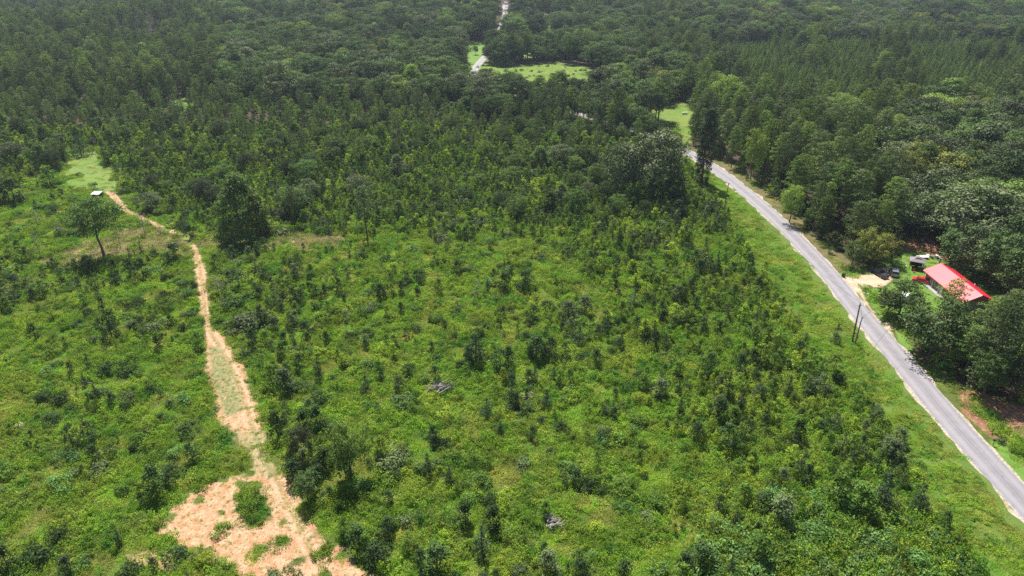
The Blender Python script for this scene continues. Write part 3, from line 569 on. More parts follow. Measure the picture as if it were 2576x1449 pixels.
# landmarks: (kind, colour word, base px, base py, height m, width factor, label)
LM = [
 ('oak_tree', 'grey green#0', 1640, 500, 25, 1.3, 'huge grey green oak towering over the field corner left of the road bend'),
 ('oak_tree', 'grey green#1', 1565, 492, 21, 1.05, 'large grey green oak leaning against the huge oak at the road bend'),
 ('oak_tree', 'mid green', 1700, 500, 12, .9, 'mid green tree at the right foot of the huge oak by the verge'),
 ('vine_tower', 'very dark', 1765, 462, 27, 1.0, 'very dark ivy covered tree like a column beside the road bend'),
 ('pine_tree', 'dusty green', 1656, 303, 21, 1.55, 'lone spreading pine casting a shadow on the roadside meadow'),
 ('oak_tree', 'dark green', 1590, 316, 17, 1.1, 'round dark tree left of the lone meadow pine'),
 ('oak_tree', 'mid green#5', 262, 645, 17.5, 1.08, 'lone spreading tree with a bare trunk left of the dirt track'),
 ('oak_tree', 'mid green#4', 612, 597, 20, 1.12, 'biggest dark bushy tree right of the dirt track with leaves to the ground'),
 ('oak_tree', 'olive brown#4', 655, 592, 13, .85, 'olive tree hugging the right side of the biggest dark bushy tree'),
 ('slender_pine', 'dusty green', 742, 566, 12.5, 1.4, 'slim dusty tree just right of the biggest dark bushy tree'),
 ('slender_pine', 'dusty green', 925, 603, 15.5, 1.6, 'sparse vine hung tree standing alone at the front of the thicket'),
 ('slender_pine', 'mid green', 1291, 572, 12.5, 1.0, 'narrow straight tree standing above the saplings in mid field'),
 ('oak_tree', 'bright yellow green', 1888, 452, 20, .55, 'tall pointed yellow green tree in the roadside pines'),
 ('oak_tree', 'bright yellow green', 1816, 300, 24, .95, 'big pale yellow green tree above the roadside meadow'),
 ('oak_tree', 'bright yellow green', 962, 372, 11.5, .8, 'small yellow green round tree among the thin pines of the thicket'),
 ('oak_tree', 'bright yellow green', 1395, 380, 9, .7, 'small yellow green tree at the edge of the thicket left of the huge oak'),
 ('oak_tree', 'bright yellow green', 885, 1198, 11.5, .85, 'thin yellow green tree with a visible stem in the near field'),
 ('oak_tree', 'grey green', 762, 1150, 7.5, .75, 'grey green bushy tree beside the dirt track in the near field'),
 ('oak_tree', 'dark green', 775, 1262, 6.0, 1.0, 'low dark tree at the bend of the clay edge in the near field'),
 ('oak_tree', 'dark green#3', 2258, 798, -694, 1.5, 'broad round oak on the lawn in front of the red roofed house'),
 ('oak_tree', 'olive brown#3', 2232, 790, -722, 1.2, 'smaller olive oak touching the left of the broad round oak'),
 ('pine_tree', 'mid green', 2363, 858, -712, 1.25, 'bushy pine whose tip covers the front eave of the red roofed house'),
 ('pine_tree', 'mid green', 2398, 885, -775, 1.75, 'bushy pine between the second driveway and the red roofed house'),
 ('pine_tree', 'dusty green', 2440, 890, -790, 1.8, 'bushy pine hiding the near corner of the red roofed house'),
 ('pine_tree', 'mid green', 2480, 885, -750, 1.75, 'bushy pine in front of the near gable of the red roofed house'),
 ('pine_tree', 'dusty green', 2516, 872, -738, 1.6, 'bushy pine right of the near gable of the red roofed house'),
 ('pine_tree', 'mid green', 2562, 880, -768, 1.8, 'bushy pine at the right frame edge beyond the house gable'),
 ('pine_tree', 'mid green', 2372, 918, 8.5, 1.9, 'short bushy pine at the roadside below the second driveway'),
 ('pine_tree', 'mid green', 2425, 940, 11, 1.7, 'taller bushy pine at the roadside below the second driveway'),
 ('oak_tree', 'mid green#3', 2335, 872, 4.5, 1.6, 'round bush like tree beside the blue tub'),
 ('oak_tree', 'dark green#3', 2408, 672, 15, 1.2, 'dark oak right behind the far end of the red roof'),
 ('oak_tree', 'grey green#3', 2446, 692, 16, 1.15, 'grey green oak overhanging the middle of the red roof back'),
 ('oak_tree', 'dark green#2', 2486, 722, 16, 1.2, 'dark oak overhanging the near part of the red roof back'),
 ('oak_tree', 'dark green#1', 2536, 752, 15, 1.1, 'dark oak right of the near end of the red roof'),
 ('oak_tree', 'mid green', 2470, 1000, 11, 1.0, 'round roadside tree above the pine straw patch'),
 ('oak_tree', 'grey green', 2555, 1000, 11.5, 1.05, 'grey green tree above the pine straw patch at the frame edge'),
 ('oak_tree', 'grey green', 2490, 930, 12, .95, 'grey green tree behind the round roadside tree'),
 ('oak_tree', 'olive brown#3', 2205, 668, 11, 1.15, 'olive oak overhanging the parked dark pickup'),
 ('oak_tree', 'mid green#3', 2142, 668, 8.5, 1.1, 'bright bushy tree behind the black trash bin'),
 ('oak_tree', 'olive brown#3', 2178, 660, 11.5, 1.1, 'olive oak at the back of the gravel driveway'),
 ('oak_tree', 'dark green', 2245, 668, 6.5, .8, 'low dark tree covering the grey car'),
 ('oak_tree', 'olive brown', 755, 205, 20, 1.1, 'round ochre crown standing out of the far left forest'),
 ('oak_tree', 'bright yellow green', 1460, 150, 22, .9, 'pale green tree behind the far meadow'),
 ('oak_tree', 'dark green#3', 1226, 266, -207, 1.2, 'rounded dark tree hiding the road just before the far meadow'),
 ('oak_tree', 'mid green#3', 1256, 278, -216, 1.2, 'rounded mid green tree in front of the left end of the far meadow'),
 ('oak_tree', 'dark green#2', 1196, 272, -204, 1.2, 'dark tree where the far road disappears behind the forest'),
 ('oak_tree', 'bright yellow green', 2070, 470, -345, .8, 'yellow green crown above the roadside pines, left of its pair'),
 ('oak_tree', 'bright yellow green', 2120, 462, -352, .8, 'yellow green crown above the roadside pines, right of its pair'),
 ('oak_tree', 'bright yellow green', 2185, 500, -398, .7, 'small yellow green crown among the dark oaks of the right wood'),
 ('oak_tree', 'bright yellow green', 1916, 430, -330, .6, 'slim yellow green tree behind the tall pointed one by the road'),
 ('oak_tree', 'bright yellow green', 2345, 462, -352, .9, 'broad yellow green crown in the upper right wood'),
 ('oak_tree', 'bright yellow green', 2440, 470, -360, .9, 'broad yellow green crown right of its twin in the upper right wood'),
 ('oak_tree', 'bright yellow green', 2532, 480, -372, .9, 'yellow green crown near the right frame edge of the wood'),
 ('oak_tree', 'bright yellow green', 1985, 560, -452, .7, 'yellow green tree in the first row of the roadside wood'),
 ('oak_tree', 'dark green', 1172, 158, 7, .8, 'small round dark tree on the far lawn beside the road'),
 ('oak_tree', 'dark green', 1196, 138, 9, .8, 'second small dark tree on the far lawn, behind the round one'),
 ('red_cedar', 'dark', 206, 392, 9.5, 1.6, 'wide dark cedar at the head of the worn meadow'),
 ('red_cedar', 'dark', 282, 848, 11, .8, 'tall narrow dark cedar in the left field'),
 ('red_cedar', 'dark', 804, 955, 5.6, .95, 'cone shaped dark cedar right of the wide part of the dirt track'),
 ('red_cedar', 'dark', 640, 560, 7, .6, 'narrow dark cedar in front of the thicket'),
 ('red_cedar', 'dark', 1078, 1195, 5.0, .8, 'pointed dark cedar in the lower middle of the field'),
 ('red_cedar', 'dark', 1132, 1218, 4.0, 1.1, 'squat dark cedar right of the pointed one in the lower field'),
 ('red_cedar', 'dark', 1287, 1010, 6.0, .95, 'dark cedar in the centre of the field below the grey brush pile'),
 ('red_cedar', 'dark', 1198, 915, 8.0, 1.15, 'feathery olive cedar in the middle of the field'),
 ('red_cedar', 'dark', 1212, 1395, 5.5, 1.2, 'bushy dark cedar near the bottom centre of the field'),
 ('red_cedar', 'dark', 1457, 865, 5.0, 1.2, 'rounded dark cedar right of the field centre'),
 ('red_cedar', 'dark', 1560, 880, 4.8, 1.0, 'dark cedar standing right of the rounded cedar in the field'),
 ('red_cedar', 'dark', 2215, 1290, 7.5, 1.1, 'tall dark cedar rising out of the vines near the verge'),
 ('red_cedar', 'dark', 2100, 860, 5.2, 1.0, 'dark cedar at the field edge facing the two utility poles'),
 ('red_cedar', 'dark', 1888, 690, 5.5, 1.0, 'dark cedar at the upper field edge near the verge'),
 ('red_cedar', 'dark', 830, 590, 4.5, 1.1, 'dark cedar at the front edge of the thicket')]
SH = [(398, 1248, 6.2, 1.1, 'dark green'), (430, 1222, 4.2, 1.0, 'dark green'), (486, 1160, 4.0, 1.2, 'dark green'), (186, 1128, 5.2, 1.1, 'dark green'), (231, 1112, 4.8, .8, 'grey green'), (118, 1000, 2.6, 1.2, 'dark green'), (180, 940, 3.0, 1, 'dark green'),
      (290, 935, 3.4, 1.2, 'dark green'), (330, 912, 2.6, 1, 'fresh green'), (150, 1010, 3.0, 1.1, 'dark green'), (285, 1020, 3.2, 1.1, 'dark green'), (400, 880, 3.8, 1.1, 'dark green'), (380, 985, 2.0, 1, 'dark green'), (290, 690, 4.8, 1.1, 'dark green'), (330, 695, 5.6, 1.2, 'dark green'), (362, 698, 6.0, 1.2, 'dark green'), (235, 690, 5.0, 1.2, 'dark green'),
      (440, 650, 5.2, 1.7, 'grey green'), (425, 668, 4, 1.2, 'dark green'), (720, 985, 5.6, 1.3, 'grey green'), (688, 975, 5.6, 1.0, 'fresh green'), (725, 955, 4.6, 1, 'fresh green'), (740, 760, 4.4, 1.2, 'dark green'), (758, 762, 4.2, 1.1, 'dark green'), (770, 850, 4.6, 1.1, 'dark green'), (640, 812, 4.2, 1.6, 'grey green'), (600, 830, 3.8, 1.5, 'grey green'), (590, 770, 3.8, 1.4, 'dark green'), (585, 700, 3.4, 1.5, 'dark green'), (985, 1165, 3.6, 1.3, 'grey green'), (1012, 1150, 3.2, 1.1, 'grey green'), (905, 1380, 4.6, 1.4, 'dark green'), (870, 1200, 4.4, 1.2, 'dark green'), (800, 1080, 5.6, 1.1, 'dark green'), (765, 1085, 4.8, 1.1, 'dark green'), (700, 1100, 6.0, .9, 'dark green'), (740, 1210, 4.6, 1.3, 'dark green'), (790, 1230, 4.4, 1.2, 'dark green'),
      (958, 752, 4.6, 1.2, 'dark green'), (1010, 740, 4.0, 1, 'dark green'), (1150, 690, 4.4, 1.1, 'dark green'), (1170, 1320, 4.8, 1.1, 'dark green'), (1240, 1330, 4.8, 1.2, 'dark green'), (1270, 730, 5.4, 1.3, 'dark green'), (1320, 728, 5.4, 1.3, 'dark green'), (1350, 900, 5.6, 1.5, 'dark green'), (1385, 890, 4.6, 1.2, 'dark green'), (1258, 925, 4.8, 1.3, 'dark green'), (1280, 920, 5.0, .9, 'dark green'), (1330, 965, 3.6, 1.1, 'dark green'), (1500, 920, 4.2, 1.1, 'dark green'), (1180, 910, 4.6, 1.2, 'dark green'), (975, 800, 3.6, 1, 'yellow green'), (1010, 790, 3.4, 1, 'dark green'), (1430, 800, 4.8, 1.4, 'grey green'), (1470, 790, 5.2, 1.5, 'grey green'), (1660, 1000, 4.6, 1.3, 'grey green'), (2245, 1160, 4.6, 1.5, 'grey green'), (2260, 1120, 4, 1.3, 'grey green'), (1960, 1320, 6, 1.3, 'grey green'), (2100, 1270, 7.0, 1.1, 'fresh green'), (2160, 1300, 6.5, 1.4, 'fresh green'), (1760, 1430, 5, 1.4, 'dark green'), (1720, 1445, 4.4, 1.2, 'dark green'), (1380, 1440, 4.4, 1.3, 'grey green'), (1100, 1440, 5.8, 1.3, 'dark green'), (945, 1430, 5, 1.3, 'dark green'), (715, 1458, 2.6, 1.2, 'grey green'), (557, 1340, 1.9, 1.1, 'fresh green'), (520, 1412, 2.2, 1.1, 'yellow green'), (20, 1430, 4.6, 1.2, 'dark green'), (85, 1415, 3.4, 1.2, 'dark green'), (2515, 1112, 1.5, 1.2, 'grey green'), (150, 1350, 2.8, 1.0, 'dark green'), (40, 510, 9, 1.6, 'dark green'), (130, 470, 8.0, 1.4, 'fresh green'), (110, 420, 9, 1.3, 'dark green'), (0, 515, 9, 1.5, 'dark green'), (480, 600, 4.5, 1.4, 'dark green'), (705, 590, 3.2, 2.0, 'grey green')]
lm_xy = []
for (k, word, px, py, h, w, lab) in LM:
    q = at(px, py); word, _, gi_ = word.partition('#'); ids = vary(k, word); h = h if h > 0 else next(hh_ for hh_ in np.arange(1, 40, .1) if proj(q[0], q[1], gz(*q)+hh_)[1] < -h); THINGS[k].append((q[0], q[1], h, ids[int(gi_) if gi_ else len(lm_xy) % min(4, len(ids))], w, px*.37 % 6.28, lab)); lm_xy.append(q)
for (px, py, h, w, word) in SH:
    q = at(px, py); k = 'sapling' if h > 2.9*w else 'shrub'; ids = vary(k, word); THINGS[k].append((q[0], q[1], h, ids[(px+py) % len(ids)], w*(1.0 if k == 'shrub' else 1.15), px*.37 % 6.28, None)); lm_xy.append(q)
lm_xy = np.array(lm_xy)
def clear_of_lm(X, Y, d):
    k = np.ones(len(X), bool)
    for q in lm_xy[:len(LM)]: k &= np.hypot(X-q[0], Y-q[1]) > d
    return k

# forest
def pix(X, Y): return proj(X, Y, ground_z(X, Y))
HOUSE_BOX = lambda X, Y: (X > 100) & (X < 118) & (Y > 138) & (Y < 168)
for sp_, only in ((8.3, 'oak'), (7.0, 'pine')):
  X, Y = jgrid(sp_, -900, 900, 60, 1400)
  X, Y = thin(X, Y, inframe(X, Y, .12) & (Y > 75))
  inf = keep(X, Y, forest_l, forest_r) | (Y > 1000); inf &= ~keep(X, Y, *open_); inf &= road_d(X, Y) > np.where((Y > 305) & (Y < 430), 4.2, np.where(Y > 560, 10.5, 6.6)); inf &= clear_of_lm(X, Y, 3.5); inf &= ~HOUSE_BOX(X, Y)
  X, Y = X[inf], Y[inf]; px, py, _ = pix(X, Y)
  t1 = wav(X, Y, 201, 150); t2 = wav(X, Y, 202, 70); t3 = wav(X, Y, 203, 26)
  hard = ((px > 560) & (px < 1600) & (py < 300) & (py > 40))*1.4 + ((px > 1750) & (py < 120))*1.6 + ((px > 2200) & (py > 330) & (py < 900))*1.5 - ((px < 560))*1.0 - ((px > 1740) & (px < 2250) & (py > 330))*1.6
  plant = (px > 1780) & (py > 120) & (py < 300) & (t2 > -.9)
  isoak = (t1*.5+t2*.6+t3*.6+hard) > .35
  thinz = ((py > 268) & (px < 1150)) | ((py > 312) & (px < 1500))
  hx = 1-.35*np.clip((py-240)/90, 0, 1)*(px < 1500)
  frag = thinz & (rng.uniform(0, 1, len(X)) < .55)
  a = isoak & ~plant & ~thinz; 
  hh = rng.uniform(12.5, 21.5, len(X))*hx
  if only == 'pine': a[:] = False
  else: frag[:] = False; isoak[:] = True; thinz[:] = False; a &= True
  right = px > 1700
  sow('oak_tree', X[a & ~right], Y[a & ~right], hh[a & ~right], 0, {'dark green': 4.2, 'grey green': 2.0, 'mid green': 2.6, 'bright yellow green': .16, 'olive brown': .35}, (1.1, 1.5))
  sow('oak_tree', X[a & right], Y[a & right], hh[a & right], 0, {'dark green': 2.4, 'grey green': 3.8, 'mid green': 2.2, 'bright yellow green': .35, 'olive brown': .5}, (1.1, 1.55))
  b = ~isoak & ~plant & ~thinz; deadm = b & (rng.uniform(0, 1, len(X)) < .02)
  dz_ = (np.hypot(px-360, (py-105)*1.5) < 60) | (np.hypot(px-2215, (py-95)*2) < 45) | (np.hypot(px-420, (py-100)*2) < 40); deadm |= b & dz_ & (rng.uniform(0, 1, len(X)) < .7)
  sow('dead_tree', X[deadm], Y[deadm], 11, 16, {'bare grey': 1}); b &= ~deadm
  sow('pine_tree', X[b], Y[b], hh[b]*1.03, 0, {'mid green': 1.2, 'dusty green': 1}, (1.0, 1.4))
  sow('slender_pine', X[frag], Y[frag], 9, 16, {'mid green': 1, 'dusty green': 1.3}, (1.0, 1.5))
  b = thinz & ~frag; sow('young_pine', X[b], Y[b], 5, 9, {'mid green': 1, 'fresh green': 1.2}, (1, 1.3))
# planted pines on the right and filling understorey
X2, Y2 = jgrid(3.6, 60, 700, 300, 620); px2, py2, _ = pix(X2, Y2)
k = inframe(X2, Y2, .12) & (px2 > 1740) & (py2 > 118) & (py2 < 325) & (wav(X2, Y2, 202, 70) > -.95) & ~keep(X2, Y2, *open_) & keep(X2, Y2, forest_r) & (road_d(X2, Y2) > 8)
sow('young_pine', X2[k], Y2[k], 6, 10, {'mid green': 1.4, 'fresh green': .6}, (1.0, 1.35))
hr_ = ROAD[(ROAD[:, 1] > 300) & (ROAD[:, 1] < 425)][::3]; off_ = rng.uniform(5.2, 8.5, len(hr_)); HX, HY = hr_[:, 0]-off_*.75, hr_[:, 1]-off_*.66
sow('oak_tree', HX, HY, rng.uniform(11, 15.5, len(HX)), 0, {'dark green': 2, 'mid green': 2, 'grey green': .8}, (1.0, 1.4))
# understorey at the forest front and under the thin pines
X3, Y3 = jgrid(3.4, -420, 420, 85, 420); px3, py3, _ = pix(X3, Y3)
k = inframe(X3, Y3, .1) & keep(X3, Y3, forest_l, forest_r) & ~keep(X3, Y3, *open_) & (road_d(X3, Y3) > 7) & ~HOUSE_BOX(X3, Y3) & (py3 > 225)
k &= rng.uniform(0, 1, len(X3)) < .6
sow('sapling', X3[k], Y3[k], 3.5, 7, {'fresh green': 2.2, 'dark green': 1.0, 'yellow green': .25, 'grey green': 1}, (1.0, 1.5))
# slender trees standing in the thicket
X, Y = jgrid(7, -330, 120, 200, 340); px, py, _ = pix(X, Y)
k = inframe(X, Y) & keep(X, Y, thicket) & (py < 440) & (rng.uniform(0, 1, len(X)) < np.clip((440-py)/130, 0, .5)) & clear_of_lm(X, Y, 4) & ~keep(X, Y, *open_) & (road_d(X, Y) > 7)
sow('slender_pine', X[k], Y[k], 7, 13, {'mid green': 1, 'dusty green': 1.4}, (1.0, 1.5))
# thicket and field saplings
X, Y = jgrid(1.75, -230, 100, 60, 350); px, py, _ = pix(X, Y)
base = inframe(X, Y) & ~keep(X, Y, forest_l, forest_r, verge, *open_) & (clay_sd(X, Y) > .9) & (road_d(X, Y) > 9) & clear_of_lm(X, Y, 1.2)
rr = rng.uniform(0, 1, len(X)); cl = wav(X, Y, 301, 14)*.5+wav(X, Y, 302, 34)*.5
th = keep(X, Y, thicket, thicket_l); de = keep(X, Y, dense_r); ku = keep(X, Y, kudzu); ts = keep(X, Y, track_side, dark_col, left_scrub); tn_ = keep(X, Y, tan_a, tan_b)
pth = np.where(py > 540, .42, .62)
k = base & th & (rr < pth+.1*cl) & ~tn_; hts = np.where(py[k] < 430, 1.35, 1.0)*rng.uniform(2.2, 4.6, k.sum())
sow('sapling', X[k], Y[k], hts, 0, {'fresh green': 3, 'dark green': 1.5, 'yellow green': 1.5, 'grey green': 1.2}, (.8, 1.25))
k = base & de & ~th & ~ku & (rr < .40+.18*cl); sow('sapling', X[k], Y[k], 2.4, 5.0, {'fresh green': 2.8, 'dark green': 1.7, 'yellow green': 1.3, 'grey green': .8}, (.9, 1.4))
rest = base & ~de & ~th & ~tn_
k = rest & ts & (rr < .28); sow('sapling', X[k], Y[k], 2.2, 4.6, {'fresh green': 1.6, 'dark green': 2.2, 'grey green': 1.6}, (1.0, 1.5))
lf = px < 560
dens = np.clip(.09+.15*cl, .012, .42)*np.where(lf, .55, 1.0)*np.where((py > 1120) & (py < 1300) & ~lf, .5, 1)
k = rest & ~ts & (rr < dens); sow('sapling', X[k], Y[k], 1.7, 4.0, {'fresh green': 2.0, 'dark green': 2.6, 'yellow green': .6, 'grey green': .7}, (.9, 1.35))
k = rest & ~ts & (rr > dens) & (rr < dens+.006); sow('red_cedar', X[k], Y[k], 2.4, 4.8, {'dark': 1}, (.85, 1.2))
k = base & (th | de) & (rr > .985); sow('red_cedar', X[k], Y[k], 3.5, 6.5, {'dark': 1}, (.75, 1.1))
k = rest & (rr > .90-.08*cl+.03*lf); sow('shrub', X[k], Y[k], 1.0, 2.7, {'fresh green': 2, 'dark green': 2.2, 'yellow green': .9, 'grey green': .9, 'leafy green': 1.4}, (.9, 1.4))
k = base & th & (rr > .82) & (rr < .9) & ~tn_; sow('shrub', X[k], Y[k], 1.8, 3.8, {'fresh green': 2, 'dark green': 2.4, 'yellow green': .7, 'grey green': 1.4}, (1.0, 1.4))
k = base & (th | ts) & (rr > .9) & (rr < .918) & (py < 560) & ~tn_; sow('oak_tree', X[k], Y[k], 4.5, 10, {'dark green': 2, 'mid green': 2.4, 'grey green': 1.6, 'bright yellow green': .35}, (1.0, 1.5))
k = base & (rr > .9175) & (rr < .9205) & (py < 900); sow('dead_tree', X[k], Y[k], 3.5, 8, {'bare grey': 1}, (.7, 1.2))
k = base & ku & (rr < .55); sow('shrub', X[k], Y[k], 1.4, 3.4, {'leafy green': 6, 'fresh green': 1, 'dark green': .6}, (1.0, 1.5))
k = base & ku & (rr > .95); sow('sapling', X[k], Y[k], 3.5, 6, {'fresh green': 2, 'dark green': 1.4, 'grey green': 1}, (1.1, 1.6))
X, Y = jgrid(2.3, 78, 104, 160, 300); k = (road_d(X, Y) > 5.6) & (road_d(X, Y) < 11) & (X > 78) & (X > 84-.0*Y) & ~keep(X, Y, meadow_c, yard) & keep(X, Y, forest_r) & ~on_drive(X, Y) & (rng.uniform(0, 1, len(X)) < .5)
sow('sapling', X[k], Y[k], 2.0, 5.5, {'fresh green': 1.5, 'dark green': 2, 'yellow green': .5, 'grey green': .6}, (1.1, 1.7))
# verge and yard shrubs, roadside bushes in front of the pines
X, Y = jgrid(2.4, 88, 135, 95, 300); k = inframe(X, Y) & (road_d(X, Y) > 5.5) & (road_d(X, Y) < 10.5) & ~keep(X, Y, yard, litter, lawn_br, meadow_c) & (X > 80) & (rng.uniform(0, 1, len(X)) < .22) & (Y < 165) & ~on_drive(X, Y)
sow('shrub', X[k], Y[k], 1.0, 2.2, {'fresh green': 1, 'dark green': 2, 'leafy green': 1.5})
X, Y = jgrid(5, -60, 90, 280, 330); k = keep(X, Y, meadow_c) & (rng.uniform(0, 1, len(X)) < .15); sow('shrub', X[k], Y[k], .8, 1.4, {'fresh green': 1, 'dark green': 1})
X, Y = jgrid(5, -80, 90, 380, 520); k = keep(X, Y, meadow_a) & (rng.uniform(0, 1, len(X)) < .22); sow('shrub', X[k], Y[k], 1.0, 2.4, {'fresh green': 1, 'dark green': 1, 'leafy green': 1})

ANCH = [('the grey brush pile', 1108, 980), ('the central dark cedar', 1287, 1010), ('the cone shaped cedar', 804, 955), ('the pale wood heap', 1390, 1316), ('the feathery olive cedar', 1198, 915), ('the rounded dark cedar', 1457, 865), ('the bottom centre cedar', 1212, 1395), ('the pointed lower cedar', 1078, 1195),
 ('the thin yellow green tree', 885, 1198), ('the tall left field cedar', 282, 848), ('the lone spreading tree', 262, 645), ('the biggest dark bushy tree', 612, 597), ('the white roofed stand', 247, 500), ('the vine hung sparse tree', 925, 603), ('the narrow mid field tree', 1291, 572), ('the huge grey oak', 1640, 500), ('the ivy covered tree', 1765, 462),
 ('the pole below the bend', 1820, 534), ('the taller verge pole', 2143, 861), ('the tall cedar among vines', 2215, 1290), ('the cedar facing the poles', 2100, 860), ('the upper verge cedar', 1888, 690), ('the clay grass island', 640, 1265), ('the left field boulder', 47, 1071), ('the worn meadow', 225, 430), ('the wide meadow cedar', 206, 392), ('the mailbox', 2497, 1121),
 ('the trash bin', 2121, 697), ('the gazebo', 2305, 675), ('the red roofed house', 2400, 745), ('the pointed yellow green tree', 1888, 452), ('the pale yellow green tree', 1816, 300), ('the lone meadow pine', 1656, 303), ('the white mobile home', 1590, 240), ('the far meadow pole', 1474, 185), ('the far meadow', 1340, 200), ('the far lawn', 1180, 140),
 ('the ochre crown', 755, 205), ('the yellow green thicket tree', 962, 372), ('the small bright clearing', 455, 265), ('the two toned field corner', 1600, 640), ('the vine covered corner', 2000, 1400), ('the clay fork', 700, 1170), ('the narrowing of the track', 520, 830), ('the track bend', 470, 605), ('the left field log', 224, 970)]
ANCH = [(n_, at(px_, py_)) for n_, px_, py_ in ANCH if 'two toned' not in n_]
DIRS = ['right of', 'behind-right of', 'behind', 'behind-left of', 'left of', 'left in front of', 'in front of', 'right in front of']
used_labels = set()
ONES = 'zero one two three four five six seven eight nine ten eleven twelve thirteen fourteen fifteen sixteen seventeen eighteen nineteen'.split(); TENS = 'x x twenty thirty forty fifty sixty seventy eighty ninety'.split()
def numw(n_):
    if n_ < 20: return ONES[n_]
    if n_ < 100: return TENS[n_//10]+('-'+ONES[n_ % 10] if n_ % 10 else '')
    return '%s-hundred%s' % (ONES[n_//100], '-'+numw(n_ % 100) if n_ % 100 else '')
def where_words(x, y, first):
    ds = sorted((math.hypot(x-q[0], y-q[1]), n_, q) for n_, q in ANCH)
    best = None
    for d_, n_, q in ds:
        if d_ < .8: continue
        a_ = int(round(math.atan2(y-q[1], x-q[0])/(math.pi/4))) % 8; m_ = max(1, round(d_)); lab = '%s %s metre%s %s %s' % (first, numw(m_), '' if m_ == 1 else 's', DIRS[a_], n_)
        if len(lab.split()) > 16: continue
        best = best or lab
        if lab not in used_labels: break
    else: lab = best
    used_labels.add(lab); return lab
def region_words(x, y):
    px = proj(x, y, gz(x, y))[0]
    if road_d(np.array([x]), np.array([y]))[0] < 16: return 'close to the road'
    if px > 1700 and y > 110: return 'in the woods right of the road' if x > 83 else 'in the field'
    return 'in the left forest' if y > 300 else 'in the field and thicket'
SIZEW = {'oak_tree': (14.5, 17.5), 'pine_tree': (15, 18), 'slender_pine': (10, 13), 'young_pine': (7, 8.6), 'sapling': (3.2, 4.3), 'red_cedar': (3.6, 5), 'shrub': (1.5, 2.3), 'dead_tree': (12, 14), 'vine_tower': (1, 99)}
NOUN = {'oak_tree': 'oak', 'pine_tree': 'pine', 'slender_pine': 'slender pine', 'young_pine': 'young pine', 'sapling': 'sapling', 'red_cedar': 'cedar', 'shrub': 'low bush', 'dead_tree': 'dead tree', 'vine_tower': 'ivy tree'}
PLUR = {k_: (v_+'s' if not v_.endswith('sh') else v_+'es') for k_, v_ in NOUN.items()}
CAT = {'oak_tree': 'tree', 'pine_tree': 'pine tree', 'slender_pine': 'pine tree', 'young_pine': 'young pine', 'sapling': 'sapling', 'red_cedar': 'cedar', 'shrub': 'shrub', 'dead_tree': 'dead tree', 'vine_tower': 'tree'}
LIMIT = {'oak_tree': 280, 'pine_tree': 270, 'slender_pine': 200, 'young_pine': 200, 'sapling': 280, 'red_cedar': 220, 'shrub': 280, 'dead_tree': 60, 'vine_tower': 1}
n_groups = {}
for k, rows in THINGS.items():
    A = np.array([r_[:6] for r_ in rows], float); labs = [r_[6] for r_ in rows]
    Z = ground_z(A[:, 0], A[:, 1]); px, py, s = proj(A[:, 0], A[:, 1], Z); big = A[:, 2]*s
    vis = (px > 10) & (px < 2566) & (py < 1440) & (py-big*.8 > 0)
    score = np.where(vis, big, 0)+np.array([1e6 if lb else 0 for lb in labs])
    order = np.argsort(-score); chosen = [i for i in order[:LIMIT[k]] if score[i] > 0]; rest_i = np.setdiff1d(np.arange(len(A)), chosen)
    for i in chosen:
        x, y, h, vi, w, rz = A[i]; vi = int(vi); lm, wm, jm, word = KINDS[k][vi]; sc = h/NOM[k]; lo, hi = SIZEW[k]
        if labs[i]: lab, grp = labs[i], None
        else:
            sz = 'short' if h < lo else ('medium' if h < hi else 'lofty')
            lab = where_words(x, y, '%s %s %s' % (sz, word, NOUN[k])); grp = '%s %s' % (PLUR[k], region_words(x, y))
        small = k in ('shrub', 'sapling') or (lm is None)
        S = (sc*w, sc*w, sc)
        nm = {'vine_tower': 'ivy_covered_tree', 'slender_pine': 'thin_pine_tree', 'young_pine': 'young_pine_tree'}.get(k, k)
        if small: add(nm, jm if jm else wm, loc=(x, y, Z[i]), rot=(0, 0, rz), scl=S, label=lab, cat=CAT[k], group=grp)
        else:
            e = empty(nm, (x, y, Z[i]), rz, S, label=lab, cat=CAT[k], group=grp)
            add('crown', lm, e); add('trunk', wm, e)
    if len(rest_i):
        V = KINDS[k]
        if V[0][2] is None: KINDS[k] = [(a_, b_, b_, w_) for a_, b_, c_, w_ in V]
        B = A[rest_i]; sc = B[:, 2]/NOM[k]; nn = len(B)
        scatter_object({'oak_tree': 'forest', 'pine_tree': 'pine_forest', 'slender_pine': 'thin_pine_wood', 'young_pine': 'planted_pine_wood', 'sapling': 'sapling_undergrowth', 'red_cedar': 'cedar_undergrowth', 'shrub': 'shrubbery', 'dead_tree': 'dead_woods'}[k], k,
            np.stack([B[:, 0], B[:, 1], Z[rest_i]], 1), np.stack([sc*B[:, 4], sc*B[:, 4], sc], 1), B[:, 3], np.stack([0*sc, 0*sc, B[:, 5]], 1), 'the mass of further %s beyond those told apart' % PLUR[k])
    print(k, len(A), len(chosen))

